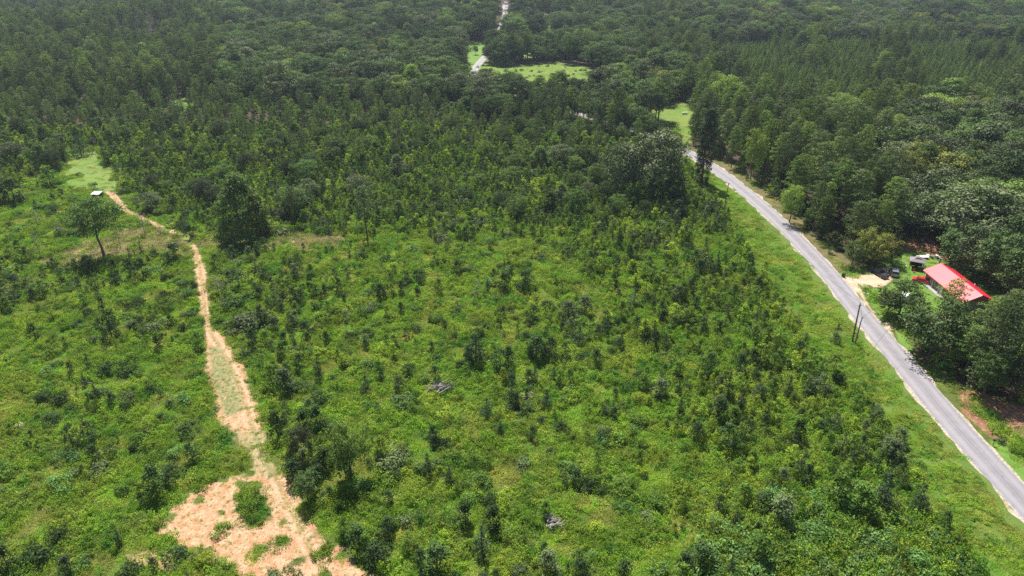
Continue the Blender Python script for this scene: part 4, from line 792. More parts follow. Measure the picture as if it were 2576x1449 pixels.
# ground cover
def cover(name, kindname, X, Y, s0, s1, z0=.9, z1=1.3, label='', tilt=.1):
    n_ = len(X); s = rng.uniform(s0, s1, n_); Z = ground_z(X, Y)-.02
    scatter_object(name, kindname, np.stack([X, Y, Z], 1), np.stack([s, s, s*rng.uniform(z0, z1, n_)], 1), rng.integers(0, len(KINDS[kindname]), n_), np.stack([rng.normal(0, tilt, n_), rng.normal(0, tilt, n_), rng.uniform(0, 6.283, n_)], 1), label)
    print(name, n_)
X, Y = jgrid(1.45, -260, 90, 45, 345); cs = clay_sd(X, Y)
k = inframe(X, Y) & (cs > .75+.5*wav(X, Y, 401, 5)) & ~keep(X, Y, verge, meadow_f, forest_r) & ~(keep(X, Y, tan_a, tan_b) & (rng.uniform(0, 1, len(X)) < .6)) & (road_d(X, Y) > 6) & ~(keep(X, Y, forest_l) & (Y > 310)) & (sdf_poly(X, Y, clay_bald) > -.5)
kw = k & ~((wav(X, Y, 405, 13) > .5) & ~keep(X, Y, kudzu, thicket, dense_r)); cover('weeds', 'weeds', X[kw], Y[kw], .65, 1.2, .7, 1.7, 'knee high green weeds and vines carpeting the open field')
k3 = k & (wav(X, Y, 405, 13) > .2) & ~keep(X, Y, kudzu, thicket, dense_r); cover('field_grass', 'grass', X[k3], Y[k3], .9, 1.2, .8, 1.5, 'smooth patches of bright grass between the weeds of the field')
k2 = k & keep(X, Y, kudzu); cover('vines', 'weeds', X[k2], Y[k2], 1.0, 1.4, 1.6, 2.6, 'creeping vines smothering the bottom corner near the verge')
X, Y = jgrid(.85, -260, 60, 45, 260); cs = clay_sd(X, Y)
k = inframe(X, Y) & ((cs > -.3) & (cs < 2.6) | keep(X, Y, clay_bald, clay_strip, clay_island) & (rng.uniform(0, 1, len(X)) < .75) | (cs <= -.3) & (rng.uniform(0, 1, len(X)) < .14+.2*wav(X, Y, 402, 4)+.45*inpoly(X, Y, clay_strip)+.5*((Y > 92) & (Y < 101))*(wav(X, Y, 407, 3) > -.2)))
cover('clay_weeds', 'tuft', X[k], Y[k], np.where(cs[k] > 0, .9, .45), np.where(cs[k] > 0, 1.9, 1.1), .5, .95, 'sparse green tufts sprouting from the orange clay', .15)
X, Y = jgrid(.6, -110, 10, 60, 120); cs = clay_sd(X, Y); k = inframe(X, Y) & (cs < 0) & (rng.uniform(0, 1, len(X)) < .22+.35*(wav(X, Y, 402, 4) > .4)); cover('clay_grass', 'tuft', X[k], Y[k], .3, .85, .6, 1.1, 'tiny grass tufts on the bare clay', .2)
X, Y = jgrid(1.3, 20, 100, 45, 310); rdd = road_d(X, Y); k = inframe(X, Y) & keep(X, Y, verge) & (rdd > 3.9)
cover('grass', 'grass', X[k], Y[k], .7, 1.05, .8, 1.3, 'bright mown grass along the left side of the road')
k = k & (rdd > 6) & (wav(X, Y, 403, 12) > -.5); cover('verge_weeds', 'weeds', X[k], Y[k], .4, .9, .5, 1.1, 'low weeds on the wide verge')
X, Y = jgrid(1.5, -260, 40, 140, 260); k = inframe(X, Y) & keep(X, Y, tan_a, tan_b) & (clay_sd(X, Y) > .6); cover('dry_grass', 'weeds_tan', X[k], Y[k], .8, 1.2, .7, 1.2, 'tall dry tan grass in a swath beside the dirt track')
X, Y = jgrid(1.8, -60, 140, 60, 330); k = inframe(X, Y) & keep(X, Y, yard, lawn_br, meadow_c) & (sdf_poly(X, Y, drive_a) > .3) & (sdf_poly(X, Y, drive_b) > .3) & (road_d(X, Y) > 4) & ~((X > 104) & (X < 117) & (Y > 142) & (Y < 164))
cover('lawn_grass', 'grass', X[k], Y[k], .6, 1.0, .3, .6, 'short lawn grass of the house yard and roadside')
X, Y = jgrid(2.4, -260, 60, 225, 560); k = inframe(X, Y) & keep(X, Y, meadow_f, meadow_a, meadow_e, meadow_g) & (clay_sd(X, Y) > .3) & (rng.uniform(0, 1, len(X)) < .7); cover('meadow_grass', 'grass', X[k], Y[k], .7, 1.2, .4, .9, 'pale meadow grass in the forest clearings')
X, Y = jgrid(1.6, 78, 110, 80, 310); rdd = road_d(X, Y); k = inframe(X, Y) & (rdd > 3.6) & (rdd < 9) & ~keep(X, Y, yard, drive_a, drive_b, litter, lawn_br, verge) & (rng.uniform(0, 1, len(X)) < .8) & (wav(X, Y, 408, 6) > -.7); cover('bank_grass', 'grass', X[k], Y[k], .5, 1.0, .5, 1, 'thin grass on the straw covered road bank')
# ------------------------------------------------------------------ buildings, vehicles, poles and other objects
M['red_roof'] = simple('red_metal_roof', (.66, .022, .045), .44, 0, .16, .9, .6)
M['siding'] = simple('grey_wood_siding', (.24, .21, .19), .8, scale=4)
M['siding_red'] = simple('brown_red_siding', (.26, .10, .08), .8, scale=4)
M['white'] = simple('white_paint', (.78, .78, .76), .5, var=.08)
M['glass_dark'] = simple('dark_window_glass', (.02, .025, .03), .08, var=.1, spec=.8)
M['concrete'] = simple('concrete', (.34, .32, .29), .9, var=.15)
M['black'] = simple('black_plastic', (.022, .022, .025), .5)
M['wood_pole'] = simple('grey_weathered_pole', (.16, .135, .125), .9, scale=6)
M['grey_metal'] = simple('grey_metal', (.34, .34, .36), .45, .4)
M['gaz_roof'] = simple('grey_shingles', (.23, .20, .21), .6, var=.2, scale=6)
M['gaz_frame'] = simple('dark_brown_frame', (.045, .035, .03), .6)
M['tyre'] = simple('tyre_rubber', (.02, .02, .02), .9)
M['paint_black'] = simple('black_car_paint', (.015, .018, .028), .2, .2, .05, .5, .8)
M['paint_grey'] = simple('silver_car_paint', (.33, .34, .36), .25, .5, .05, .5, .8)
M['paint_red'] = simple('red_car_paint', (.55, .012, .02), .25, 0, .05, .5, .8)
M['paint_white'] = simple('white_car_paint', (.75, .75, .76), .3, 0, .05, .5, .6)
M['blue'] = simple('bright_blue_plastic', (.02, .28, .75), .4, var=.1)
M['turq'] = simple('turquoise_plastic', (.08, .62, .60), .4, var=.1)
M['water'] = simple('pool_water', (.10, .42, .60), .06, var=.1, spec=.8)
M['red_plastic'] = simple('red_plastic', (.65, .05, .05), .5)
M['lamp_r'] = simple('red_lamp_glass', (.45, .01, .01), .3); M['lamp_w'] = simple('clear_lamp_glass', (.75, .75, .70), .2)
M['rock'] = simple('pale_rock', (.50, .45, .40), .9, scale=3)
M['wire'] = simple('dark_wire', (.05, .05, .055), .6)
def P3(px, py, h=0):
    q = at(px, py, h); return (float(q[0]), float(q[1]), gz(*q))
def wbox(name, c, d, mt, parent, rz=0, **k): return MB().box(c, d, rz).obj(name, M[mt], parent, **k)

# house with the red roof: local y along the ridge
hx, hy = 110.7, 152.9; hz = gz(hx, hy)
house = empty('red_roofed_house', (hx, hy, hz), 0, label='long low house with a bright red metal roof beside the road', cat='house')
EX, RZ, EZ, HL = 4.15, 4.75, 2.75, 9.0
w = MB().box((.05, 0, 1.15), (7.1, 16.4, 3.1)); w.obj('wall', M['siding'], house, label='grey sided walls')
for i in range(6): wbox('siding_board', (-3.525, -4.1, .5+.38*i), (.05, 8.1, .34), 'siding_red', house)
for i in range(6): wbox('siding_board', (-3.525, 4.1, .5+.38*i), (.05, 8.1, .34), 'siding', house)
for sy in (-1, 1):
    MB().poly([(-3.5, sy*8.2-.06, 2.7), (3.6, sy*8.2-.06, 2.7), (.05, sy*8.2-.06, 4.5), (-3.5, sy*8.2+.06, 2.7), (3.6, sy*8.2+.06, 2.7), (.05, sy*8.2+.06, 4.5)], [(0, 1, 2), (5, 4, 3), (0, 3, 4, 1), (1, 4, 5, 2), (2, 5, 3, 0)]).obj('gable', M['siding_red' if sy < 0 else 'siding'], house)
roof = empty('roof', (0, 0, 0)); roof.parent = house
npan = 20
for s in (-1, 1):
    a = math.atan2(RZ-EZ, EX); L = math.hypot(RZ-EZ, EX)
    for i in range(npan):
        y = -HL+(i+.5)*2*HL/npan; hw = HL/npan; mb = MB(); T = .05
        def pt(t, yy, up): return (s*EX*t, yy, RZ+(EZ-RZ)*t+up)
        mb.poly([pt(0, y-hw, 0), pt(1, y-hw, 0), pt(1, y+hw, 0), pt(0, y+hw, 0), pt(0, y-hw, T), pt(1, y-hw, T), pt(1, y+hw, T), pt(0, y+hw, T)], [(3, 2, 1, 0), (4, 5, 6, 7), (0, 1, 5, 4), (1, 2, 6, 5), (2, 3, 7, 6)])
        mb.poly([pt(0, y+hw-.05, T), pt(1, y+hw-.05, T), pt(1, y+hw+.004, T), pt(0, y+hw+.004, T), pt(0, y+hw-.035, T+.022), pt(1, y+hw-.035, T+.022)], [(0, 1, 5, 4), (4, 5, 2, 3), (1, 2, 5)])
        mb.obj('roof_panel', M['red_roof'], roof)
MB().tube([(0, -HL-.02, RZ+.06), (0, HL+.02, RZ+.06)], .09, 6).obj('ridge_cap', M['red_roof'], roof)
for s in (-1, 1): wbox('fascia', (s*(EX-.03), 0, EZ-.09), (.06, 2*HL-.1, .17), 'paint_red', roof)
MB().tube([(2.2, -2.2, 3.3), (2.2, -2.2, 4.35)], .12, 8).obj('vent_pipe', M['white'], roof)
for y, ww, zz in ((6.4, 1.3, 1.6), (2.9, 1.2, 1.6), (-2.0, 1.3, 1.6), (-6.0, 1.3, 1.6)):
    f = wbox('window', (-3.57, y, zz), (.06, ww+.2, 1.25), 'white', house); wbox('pane', (-3.61, y-ww/4-.01, zz), (.03, ww/2-.06, 1.05), 'glass_dark', f); wbox('pane', (-3.61, y+ww/4+.01, zz), (.03, ww/2-.06, 1.05), 'glass_dark', f)
d = wbox('door', (-3.58, .6, 1.1), (.08, .95, 2.05), 'white', house); MB().tube([(-3.66, .25, 1.1), (-3.70, .25, 1.1)], .04, 6).obj('handle', M['grey_metal'], d)
for y in (1.2, 4.2, 8.2): MB().tube([(-3.95, y, 0), (-3.95, y, 2.72)], .07, 6).obj('porch_post', M['white'], house)
wbox('porch_slab', (-4.2, 3.4, .02), (1.35, 9.2, .3), 'concrete', house)
wk = P3(2344, 724); add('front_walk', MB().box((0, 0, -.1), (1.3, 5.2, .34), .35).mesh('front_walk', M['concrete']), loc=(wk[0], wk[1], wk[2]), label='pale concrete walk leading to the porch of the red roofed house', cat='walkway')

# gazebo
g0 = np.array(P3(2286, 676)); g1 = np.array(P3(2321, 682.5)); ga = math.atan2(g1[1]-g0[1], g1[0]-g0[0]); gw = np.linalg.norm(g1-g0); gd = gw*.82
gc = (g0+g1)/2+np.array([-math.sin(ga), math.cos(ga), 0])*gd/2
gaz = empty('gazebo', (gc[0], gc[1], gz(gc[0], gc[1])), ga, label='dark framed gazebo with a grey two tier roof on the lawn', cat='gazebo')
hw, hd = gw/2, gd/2
for sx in (-1, 1):
    for sy in (-1, 1): wbox('post', (sx*(hw-.1), sy*(hd-.1), 1.05), (.14, .14, 2.3), 'gaz_frame', gaz)
for sy in (-1, 1): wbox('beam', (0, sy*(hd-.1), 2.27), (2*hw-.02, .12, .16), 'gaz_frame', gaz)
for sx in (-1, 1): wbox('beam', (sx*(hw-.1), 0, 2.27), (.12, 2*hd-.38, .15), 'gaz_frame', gaz)
rf = empty('roof', (0, 0, 0)); rf.parent = gaz
E = [(-hw-.3, -hd-.3, 2.3), (hw+.3, -hd-.3, 2.3), (hw+.3, hd+.3, 2.3), (-hw-.3, hd+.3, 2.3)]; Tt = [(-hw*.35, -hd*.3, 3.0), (hw*.35, -hd*.3, 3.0), (hw*.35, hd*.3, 3.0), (-hw*.35, hd*.3, 3.0)]
for i in range(4):
    a_, b_, c_, d_ = E[i], E[(i+1) % 4], Tt[(i+1) % 4], Tt[i]; MB().poly([a_, b_, c_, d_]+[(p[0], p[1], p[2]+.07) for p in (a_, b_, c_, d_)], [(3, 2, 1, 0), (4, 5, 6, 7), (0, 1, 5, 4), (2, 3, 7, 6)]).obj('roof_slope', M['gaz_roof'], rf)
MB().box((0, 0, 3.32), (hw*.95, hd*.85, .3), 0, 0, .35).obj('upper_roof', M['gaz_roof'], rf); wbox('vent_band', (0, 0, 3.1), (hw*.6, hd*.5, .2), 'gaz_frame', rf)
wbox('back_screen', (0, hd-.1, 1.1), (2*hw-.5, .04, 2.0), 'black', gaz)
def chair(px, py, mt, lab, rz=0):
    q = P3(px, py); t = empty('garden_chair', q, rz, label=lab, cat='chair')
    wbox('seat', (0, 0, .42), (.5, .5, .06), mt, t); wbox('backrest', (0, .25, .72), (.5, .05, .55), mt, t)
    for sx in (-.2, .2):
        for sy in (-.2, .2): wbox('leg', (sx, sy, .19), (.05, .05, .40), mt, t)
chair(2277, 672, 'white', 'white garden chair on the lawn left of the gazebo', .5); chair(2325, 677, 'white', 'white garden chair at the right side of the gazebo', -.8); chair(2298.5, 686, 'red_plastic', 'red garden chair in front of the gazebo', .1)
tq = (gc[0], gc[1], gz(gc[0], gc[1])); tb = empty('patio_table', tq, ga, label='round dark table inside the gazebo', cat='table')
MB().tube([(0, 0, .7), (0, 0, .76)], .6, 14).obj('tabletop', M['gaz_frame'], tb); MB().tube([(0, 0, 0), (0, 0, .7)], .06, 8).obj('leg', M['gaz_frame'], tb)

def extr(prof, w0, w1, zsplit, mt_idx=0):         # side profile -> body whose upper part narrows
    mb = MB(); n_ = len(prof); pts = []
    for s in (-1, 1):
        for (x, z) in prof: pts.append((x, s*(w0 if z <= zsplit else w1), z))
    return mb.poly(pts, [tuple(range(n_)), tuple(reversed(range(n_, 2*n_)))]+[(i, i+n_, (i+1) % n_+n_, (i+1) % n_) for i in range(n_)], mt_idx)
def vehicle(name, px, py, rz, paint, kind_, lab, cat):
    q = P3(px, py); t = empty(name, q, rz, label=lab, cat=cat)
    if kind_ == 'pickup':
        prof = [(-2.7, .45), (-2.75, 1.0), (-.95, 1.05), (-.8, 1.75), (.55, 1.78), (1.25, 1.12), (2.55, 1.0), (2.72, .75), (2.65, .42)]
        b = extr(prof, .95, .8, 1.2).obj('body', M[paint], t); wbox('truck_bed', (-1.85, 0, 1.04), (1.6, 1.6, .06), 'black', t)
        g = [(-.86, 1.15, -.76, 1.68), (.1, 1.2, .5, 1.68)]
    elif kind_ == 'suv':
        prof = [(-2.3, .4), (-2.35, 1.05), (-2.15, 1.68), (.35, 1.72), (1.05, 1.12), (2.2, .98), (2.35, .7), (2.3, .4)]
        b = extr(prof, .93, .76, 1.13).obj('body', M[paint], t)
    else:
        prof = [(-2.25, .35), (-2.3, .85), (-1.5, .95), (-.85, 1.4), (.45, 1.42), (1.1, .95), (2.15, .82), (2.3, .6), (2.25, .33)]
        b = extr(prof, .88, .68, .96).obj('body', M[paint], t)
    top = max(p[1] for p in prof); xs_ = [p[0] for p in prof if p[1] > top-.12]; x0, x1 = min(xs_), max(xs_); zb = {'pickup': 1.1, 'suv': 1.1, 'car': .95}[kind_]
    wA, wB = {'pickup': (.95, .8), 'suv': (.93, .76), 'car': (.88, .68)}[kind_]; wm_ = wA*.12+wB*.88+.012; wl_ = wA*.72+wB*.28+.03
    for s in (-1, 1):
        MB().poly([(x0+.02, s*wl_, zb+.08), (x1+.3, s*wl_, zb+.08), (x1-.02, s*wm_, top-.1), (x0+.08, s*wm_, top-.1)]+[(x0+.02, s*(wl_-.03), zb+.08), (x1+.3, s*(wl_-.03), zb+.08), (x1-.02, s*(wm_-.03), top-.1), (x0+.08, s*(wm_-.03), top-.1)], [(0, 1, 2, 3), (7, 6, 5, 4), (0, 4, 5, 1), (1, 5, 6, 2), (2, 6, 7, 3), (3, 7, 4, 0)]).obj('side_window', M['glass_dark'], t)
    i1 = [i for i, p in enumerate(prof) if p[0] == x1 and p[1] > top-.12][0]; pa, pb = prof[i1], prof[i1+1]
    i0 = [i for i, p in enumerate(prof) if p[0] == x0 and p[1] > top-.12][0]; pc_, pd = prof[i0], prof[i0-1]
    for nm, A_, B_, sg in (('windscreen', pa, pb, 1), ('rear_window', pc_, pd, -1)):
        f = lambda k, off: (A_[0]+(B_[0]-A_[0])*k+sg*off*.8, A_[1]+(B_[1]-A_[1])*k+off*.6)
        u0, u1 = f(.08, .012), f(.85, .012); v0, v1 = f(.08, -.02), f(.85, -.02)
        MB().poly([(u0[0], -wB*.86, u0[1]), (u0[0], wB*.86, u0[1]), (u1[0], wB*.98, u1[1]), (u1[0], -wB*.98, u1[1]), (v0[0], -wB*.86, v0[1]), (v0[0], wB*.86, v0[1]), (v1[0], wB*.98, v1[1]), (v1[0], -wB*.98, v1[1])], [(0, 1, 2, 3), (7, 6, 5, 4), (0, 4, 5, 1), (1, 5, 6, 2), (2, 6, 7, 3), (3, 7, 4, 0)]).obj(nm, M['glass_dark'], t)
    for x_ in (prof[0][0]+.85, prof[-1][0]-.85):
        for s in (-1, 1):
            wh = MB().tube([(x_, s*(wA-.16), .36), (x_, s*(wA+.05), .36)], .36, 14).obj('wheel', M['tyre'], t); MB().tube([(x_, s*(wA+.04), .36), (x_, s*(wA+.07), .36)], .2, 10).obj('rim', M['grey_metal'], wh)
    for s in (-1, 1):
        wbox('headlight', (prof[-2][0]-.02, s*.68, prof[-2][1]+.02), (.12, .34, .16), 'lamp_w', t); wbox('tail_light', (prof[1][0]+.03, s*.78, prof[1][1]-.14), (.1, .2, .26), 'lamp_r', t)
    wbox('number_plate', (prof[0][0]-.06, 0, .62), (.03, .42, .14), 'white', t)
    wbox('bumper', (prof[0][0]-.03, 0, .45), (.14, 1.6, .14), 'grey_metal', t); wbox('bumper', (prof[-1][0]+.03, 0, .45), (.14, 1.6, .14), 'black', t)
vehicle('parked_pickup', 2209, 692, 1.85, 'paint_black', 'pickup', 'black pickup parked tail out under the olive oak by the gravel driveway', 'pickup truck')
vehicle('parked_car', 2248, 690, 1.2, 'paint_grey', 'suv', 'grey car half hidden by the low dark tree right of the black pickup', 'car')
vehicle('parked_car', 2319, 711, -.6, 'paint_red', 'car', 'red car between the round oak and the red roofed house', 'car')
vehicle('parked_van', 2275, 753, .8, 'paint_white', 'suv', 'white vehicle glimpsed through the broad round oak', 'car')
vehicle('parked_car', 2322, 806, .2, 'paint_black', 'suv', 'black vehicle parked on the second sandy driveway under the pines', 'car')

def pole(px, py, h, lab, lean=(0, 0), r=.16, arm=None, can=False, box=False):
    q = P3(px, py); t = empty('utility_pole', q, label=lab, cat='utility pole'); top = (lean[0], lean[1], h)
    MB().tube([(0, 0, -.4), (lean[0]*.5, lean[1]*.5, h*.5), top], [r, r*.85, r*.62], 10).obj('shaft', M['wood_pole'], t)
    if arm: 
        wbox('crossarm', (lean[0], lean[1]-.14, h-arm[0]), (arm[1], .1, .13), 'wood_pole', t, arm[2])
        for s in (-1, 1): MB().tube([(lean[0]+s*arm[1]*.42*math.cos(arm[2]), lean[1]-.14+s*arm[1]*.42*math.sin(arm[2]), h-arm[0]+.06), (lean[0]+s*arm[1]*.42*math.cos(arm[2]), lean[1]-.14+s*arm[1]*.42*math.sin(arm[2]), h-arm[0]+.24)], .05, 6).obj('insulator', M['white'], t)
    MB().tube([(top[0], top[1], h-.02), (top[0], top[1], h+.14)], .045, 6).obj('insulator', M['white'], t)
    if can: MB().tube([(lean[0]*.8+.3, lean[1]*.8-.1, h*.83), (lean[0]*.8+.3, lean[1]*.8-.1, h*.83+.75)], .21, 12).obj('transformer', M['grey_metal'], t)
    if box: wbox('meter_box', (.22, -.12, box), (.22, .16, .4), 'grey_metal', t)
    return np.array([q[0]+top[0], q[1]+top[1], q[2]+h])
pA = pole(2143.5, 861, 9.6, 'taller of the two wooden utility poles on the verge near the house', (-.25, .3), .19, (.5, .9, .3), box=2.4)
pB = pole(2150, 868, 6.9, 'shorter darker pole just right of the taller utility pole on the verge', (.1, .1), .15, (.25, 1.3, .9), box=2.0)
pC = pole(1820, 534, 9.9, 'taller of the two thin poles on the verge below the road bend', (.35, .1), .16, (.3, 1.3, .8))
pD = pole(1823, 534.5, 4.9, 'short thin pole beside the taller one below the road bend', (.15, 0), .13)
pE = pole(1474, 185, 10.5, 'lone utility pole at the right end of the far meadow', (0, 0), .16, (.3, 1.6, .2))
q = P3(2235, 676); t = empty('yard_light_pole', q, label='thin dark yard pole with a black lamp head at the lawn edge', cat='lamp post'); MB().tube([(0, 0, -.2), (.1, 0, 3.4)], .06, 8).obj('shaft', M['black'], t); MB().box((.1, -.05, 3.55), (.36, .3, .75), 0, 0, .6).obj('lamp_head', M['black'], t)
q = P3(2320, 606); t = empty('white_base_pole', q, label='slim grey pole with a white base in the dark woods behind the gazebo', cat='pole'); MB().tube([(0, 0, 0), (.2, 0, 2.6)], .05, 6).obj('shaft', M['grey_metal'], t); wbox('base', (0, 0, .15), (.5, .4, .5), 'white', t)
def wire(a_, b_, sag, lab, r=.03):
    a_, b_ = np.array(a_, float), np.array(b_, float); P = [tuple(a_+(b_-a_)*t-np.array([0, 0, 4*sag*t*(1-t)])) for t in np.linspace(0, 1, 17)]
    o = MB().tube(P, r, 4).obj('power_line', M['wire'], label=lab, cat='power line', group='power lines')
pF = np.array([*at(1668, 372), 11.0])
wire(pA, pC, 1.6, 'overhead wire spanning the verge from the tall pole to the pole below the bend'); wire(pC, pF, .8, 'wire rising left from the pole below the bend towards the huge oak')
wire(pC+np.array([0, 0, -1.2]), pF+np.array([0, 0, -1.4]), 1.0, 'lower wire running from the pole below the bend past the ivy covered tree')
wire(pB, (hx-3.6, hy+8.0, hz+3.6), .5, 'service wire crossing the road from the short pole to the red roofed house'); wire(pA, pB, .05, 'short wire joining the two poles on the verge')
wire((hx+1, hy+8.4, hz+4.6), (hx+34, hy-6, hz+6.5), .7, 'wire running from behind the red roof into the woods')
wire(pF, (*at(1474, 185), 10.4), 4, 'far wire crossing the tree belt to the pole on the far meadow')

# bin, mailbox, posts, rocks
q = P3(2121, 697); t = empty('trash_bin', q, .4, label='black wheeled trash bin at the mouth of the driveway', cat='trash bin'); MB().box((0, 0, .5), (.55, .6, .95), 0, 0, 1.12).obj('body', M['black'], t); wbox('lid', (0, -.03, 1.03), (.66, .74, .08), 'black', t)
for s in (-1, 1): MB().tube([(s*.28, .3, .12), (s*.34, .3, .12)], .12, 8).obj('wheel', M['tyre'], t)
q = P3(2497, 1121); t = empty('mailbox', q, -.5, label='dark mailbox on a post at the edge of the roadside lawn', cat='mailbox'); MB().box((0, 0, .5), (.11, .11, 1.1)).obj('post', M['wood_pole'], t)
mbx = MB(); n_ = 8; pr = [(-.13, 0), (.13, 0)]+[(.13*math.cos(a), .14+.13*math.sin(a)) for a in np.linspace(0, math.pi, 7)]
mbx.poly([(s*.28, x, 1.06+z) for s in (-1, 1) for (x, z) in pr], [tuple(range(9)), tuple(reversed(range(9, 18)))]+[(i, i+9, (i+1) % 9+9, (i+1) % 9) for i in range(9)]).obj('box', M['black'], t); wbox('flag', (.05, .15, 1.28), (.14, .02, .1), 'red_plastic', t)
for i, (px, py, h) in enumerate([(2177.5, 741, 1.3), (2189.5, 732, 1.35), (2143, 704, 1.1), (2136, 702, .9), (2158, 701, .9)]):
    add('garden_post', MB().tube([(0, 0, -.2), (.03, 0, h)], [.05, .04], 6).mesh('garden_post', M['wood_pole']), loc=P3(px, py), label=['thin post left in the rock bed by the driveway', 'thin post right in the rock bed by the driveway', 'thin post in the grass right of the trash bin', 'shortest thin post right beside the trash bin', 'thin post in the grass farthest right of the trash bin'][i], cat='post', group='thin posts by the driveway')
def rockmesh(seed, s=.4):
    r = np.random.default_rng(seed); import bmesh; bm = bmesh.new(); bmesh.ops.create_icosphere(bm, subdivisions=2, radius=s)
    for v in bm.verts: v.co *= 1+r.uniform(-.18, .18); v.co.z *= .6
    me = bpy.data.meshes.new('rock'); bm.to_mesh(me); bm.free(); me.materials.append(M['rock']); return me
for i, (px, py, s) in enumerate([(2180, 735, .35), (2184, 739, .3), (2175, 737, .28), (2190, 737, .3)]): add('garden_rock', rockmesh(i, s), loc=P3(px, py), label=['largest pale rock in the bed by the driveway', 'pale rock nearest the lawn in the driveway bed', 'pale rock nearest the road in the driveway bed', 'pale rock under the right post of the driveway bed'][i], cat='rock', group='rocks in the driveway bed')
add('pale_rock', rockmesh(9, .9), loc=P3(47, 1071), label='pale boulder lying in the weeds of the left field', cat='rock')
# white roofed stand on the left
q = P3(247, 500); t = empty('hunting_stand', q, -.08, label='small box stand with a bright white roof beside the head of the track', cat='shed')
wbox('wall', (0, .85, .9), (2.5, .08, 1.9), 'gaz_frame', t); wbox('wall', (-1.25, 0, .9), (.08, 1.6, 1.9), 'gaz_frame', t); wbox('wall', (1.25, 0, .9), (.08, 1.6, 1.9), 'gaz_frame', t); wbox('front_rail', (0, -.85, .5), (2.5, .08, 1.0), 'gaz_frame', t)
MB().poly([(-1.45, -1.15, 1.9), (1.45, -1.15, 1.9), (1.45, 1.15, 2.25), (-1.45, 1.15, 2.25), (-1.45, -1.15, 1.98), (1.45, -1.15, 1.98), (1.45, 1.15, 2.33), (-1.45, 1.15, 2.33)], [(3, 2, 1, 0), (4, 5, 6, 7), (0, 1, 5, 4), (1, 2, 6, 5), (2, 3, 7, 6), (3, 0, 4, 7)]).obj('roof', M['white'], t)
# brush piles
def brush(px, py, w_, d_, n_, lab, nm='brush_pile', h=.9):
    q = P3(px, py); t = empty(nm, (q[0], q[1], q[2]+.35), .25, label=lab, cat='brush pile'); r = np.random.default_rng(int(px))
    for i in range(n_):
        c_ = np.array([r.normal(0, w_*.22), r.normal(0, d_*.25), r.uniform(.1, h)]); a = r.normal(.2, .45); L_ = r.uniform(.5, 1.0)*w_*.42; dv = np.array([math.cos(a), math.sin(a), r.normal(0, .13)])*L_
        MB().tube([tuple(c_-dv), tuple(c_+r.normal(0, .12, 3)), tuple(c_+dv)], [.09, .075, .03], 5).obj('branch', M['dead_pale'], t)
brush(1108, 980, 4.4, 2.0, 50, 'grey pile of cut branches lying in the middle of the field', h=.8)
brush(1390, 1316, 1.9, 2.6, 34, 'small pale heap of broken wood in the lower field', h=.55); brush(1328, 1003, 1.8, 1.2, 20, 'small pale branch heap right of the central dark cedar', h=.5)
add('pale_log', MB().tube([(-1.1, 0, .7), (1.1, .3, .75)], [.14, .1], 7).mesh('pale_log', M['dead_pale']), loc=P3(1240, 915), label='short pale log right of the feathery olive cedar', cat='log')
add('fallen_log', MB().tube([(-1.3, .2, .75), (1.2, -.4, .8)], [.15, .1], 7).mesh('fallen_log', M['wood_pole']), loc=P3(224, 970), label='grey fallen log in the grass of the left field', cat='log')
# things behind the gazebo and around the house
q = P3(2320, 650); t = empty('flatbed_trailer', q, .05, label='pale flatbed trailer at the wood edge behind the gazebo', cat='trailer'); wbox('deck', (0, 0, .6), (3.0, 1.5, .1), 'white', t); wbox('frame', (0, 0, .48), (3.1, 1.3, .12), 'black', t)
for s in (-1, 1): MB().tube([(0, s*.75, .3), (0, s*.92, .3)], .3, 12).obj('wheel', M['tyre'], t)
MB().tube([(1.5, 0, .48), (2.5, 0, .46)], .05, 6).obj('tow_bar', M['black'], t)
for i, (px, py, d_, mt, lab) in enumerate([(2333.5, 646, (.8, .6, .5), 'white', 'white crate right of the flatbed trailer'), (2344, 650, (.6, .6, .7), 'grey_metal', 'grey crate in the middle of the junk behind the gazebo'), (2355, 649, (.7, .6, .8), 'white', 'taller white crate behind the far end of the house'), (2363, 649, (1.2, .5, .3), 'concrete', 'low pale slab stack behind the far end of the house')]):
    t = empty('storage_crate', P3(px, py), .3*i, label=lab, cat='crate'); wbox('body', (0, 0, d_[2]/2), d_, mt, t); wbox('lid', (0, 0, d_[2]+.04), (d_[0]+.06, d_[1]+.06, .07), mt, t)
t = empty('gate_post', P3(2362.5, 663), 0, label='stout grey post near the far gable of the red roofed house', cat='post'); wbox('shaft', (0, 0, .7), (.35, .35, 1.6), 'concrete', t); wbox('cap', (0, 0, 1.55), (.45, .45, .1), 'concrete', t)
t = empty('blue_tub', P3(2308, 837), .6, label='bright blue plastic tub under the bushy roadside pine', cat='tub'); MB().box((0, 0, .3), (1.5, .9, .6), 0, 0, 1.15).obj('body', M['blue'], t); wbox('rim', (0, 0, .63), (1.84, 1.14, .06), 'blue', t)
t = empty('paddling_pool', P3(2490, 822), 0, label='round turquoise paddling pool glimpsed behind the bushy pines', cat='pool'); R_ = [(1.6*math.cos(a), 1.6*math.sin(a), .3) for a in np.linspace(0, 6.283, 25)]
MB().tube(R_, .28, 8).obj('ring', M['turq'], t); MB().tube([(0, 0, .1), (0, 0, .38)], 1.5, 24).obj('water', M['water'], t)
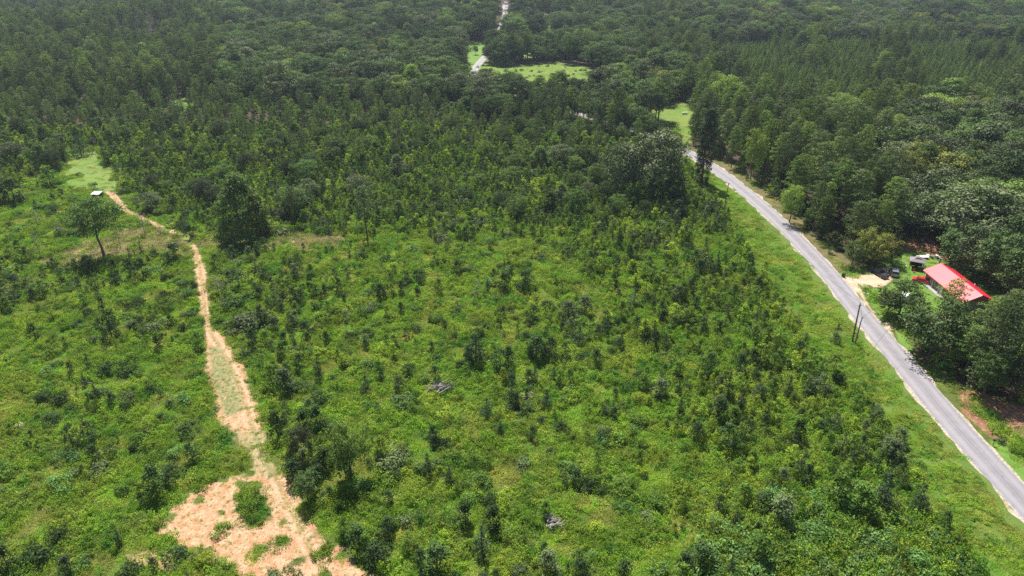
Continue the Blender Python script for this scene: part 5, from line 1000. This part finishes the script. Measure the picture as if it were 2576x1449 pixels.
# far buildings
def far_house(px, py, rz, L_, W_, hw_, hr, wall, roofm, lab, cat, nm):
    t = empty(nm, P3(px, py), rz, label=lab, cat=cat); wbox('wall', (0, 0, hw_/2), (L_, W_, hw_+.6), wall, t)
    for s in (-1, 1): MB().poly([(-L_/2-.3, 0, hw_+hr), (L_/2+.3, 0, hw_+hr), (L_/2+.3, s*(W_/2+.4), hw_+.28), (-L_/2-.3, s*(W_/2+.4), hw_+.28)]+[(-L_/2-.3, 0, hw_+hr+.1), (L_/2+.3, 0, hw_+hr+.1), (L_/2+.3, s*(W_/2+.4), hw_+.38), (-L_/2-.3, s*(W_/2+.4), hw_+.38)], [(0, 1, 2, 3), (7, 6, 5, 4), (0, 4, 5, 1), (1, 5, 6, 2), (2, 6, 7, 3), (3, 7, 4, 0)]).obj('roof', M[roofm], t)
    for x_ in (-L_*.3, 0, L_*.3): f = wbox('window', (x_, -W_/2-.04, hw_*.58), (1.2, .08, 1.0), 'white', t); wbox('pane', (x_, -W_/2-.1, hw_*.58), (1.0, .04, .8), 'glass_dark', f)
    return t
t = far_house(1590, 240, .1, 8, 4.0, 2.6, .6, 'paint_white', 'white', 'white mobile home between the trees left of the roadside meadow', 'mobile home', 'mobile_home')
t = empty('carport', P3(1611, 240), .1, label='dark open carport right of the white mobile home', cat='carport'); wbox('roof', (0, 0, 2.5), (5.2, 3.6, .12), 'white', t)
for sx in (-2.4, 2.4):
    for sy in (-1.6, 1.6): wbox('post', (sx, sy, 1.2), (.12, .12, 2.5), 'gaz_frame', t)
far_house(1508, 22, .1, 15, 8, 3, 2, 'paint_white', 'grey_metal', 'farthest pale house hidden in the top centre forest', 'house', 'far_house')
q = P3(1722, 288); t = empty('propane_tank', q, .1, label='white propane tank at the right edge of the roadside meadow', cat='tank'); MB().tube([(-1.4, 0, .75), (-1.25, 0, .75), (1.25, 0, .75), (1.4, 0, .75)], [.2, .48, .48, .2], 14).obj('tank', M['white'], t)
for s in (-.8, .8): wbox('leg', (s, 0, .2), (.12, .7, .5), 'grey_metal', t)
MB().tube([(0, 0, 1.2), (0, 0, 1.42)], .16, 8).obj('valve_dome', M['white'], t)
# air
HZ = MB().box((0, 1025, 22.5), (3500, 2700, 135)).mesh('haze', [])
m, n, l = mat('thin_summer_haze'); pv = n.new('ShaderNodeVolumePrincipled'); pv.inputs['Color'].default_value = (.72, .84, 1, 1); pv.inputs['Density'].default_value = .0001; pv.inputs['Anisotropy'].default_value = .3
o = n.new('ShaderNodeOutputMaterial'); l.new(pv.outputs[0], o.inputs['Volume']); HZ.materials.append(m)
add('haze', HZ, kind='stuff', label='thin blue summer haze')
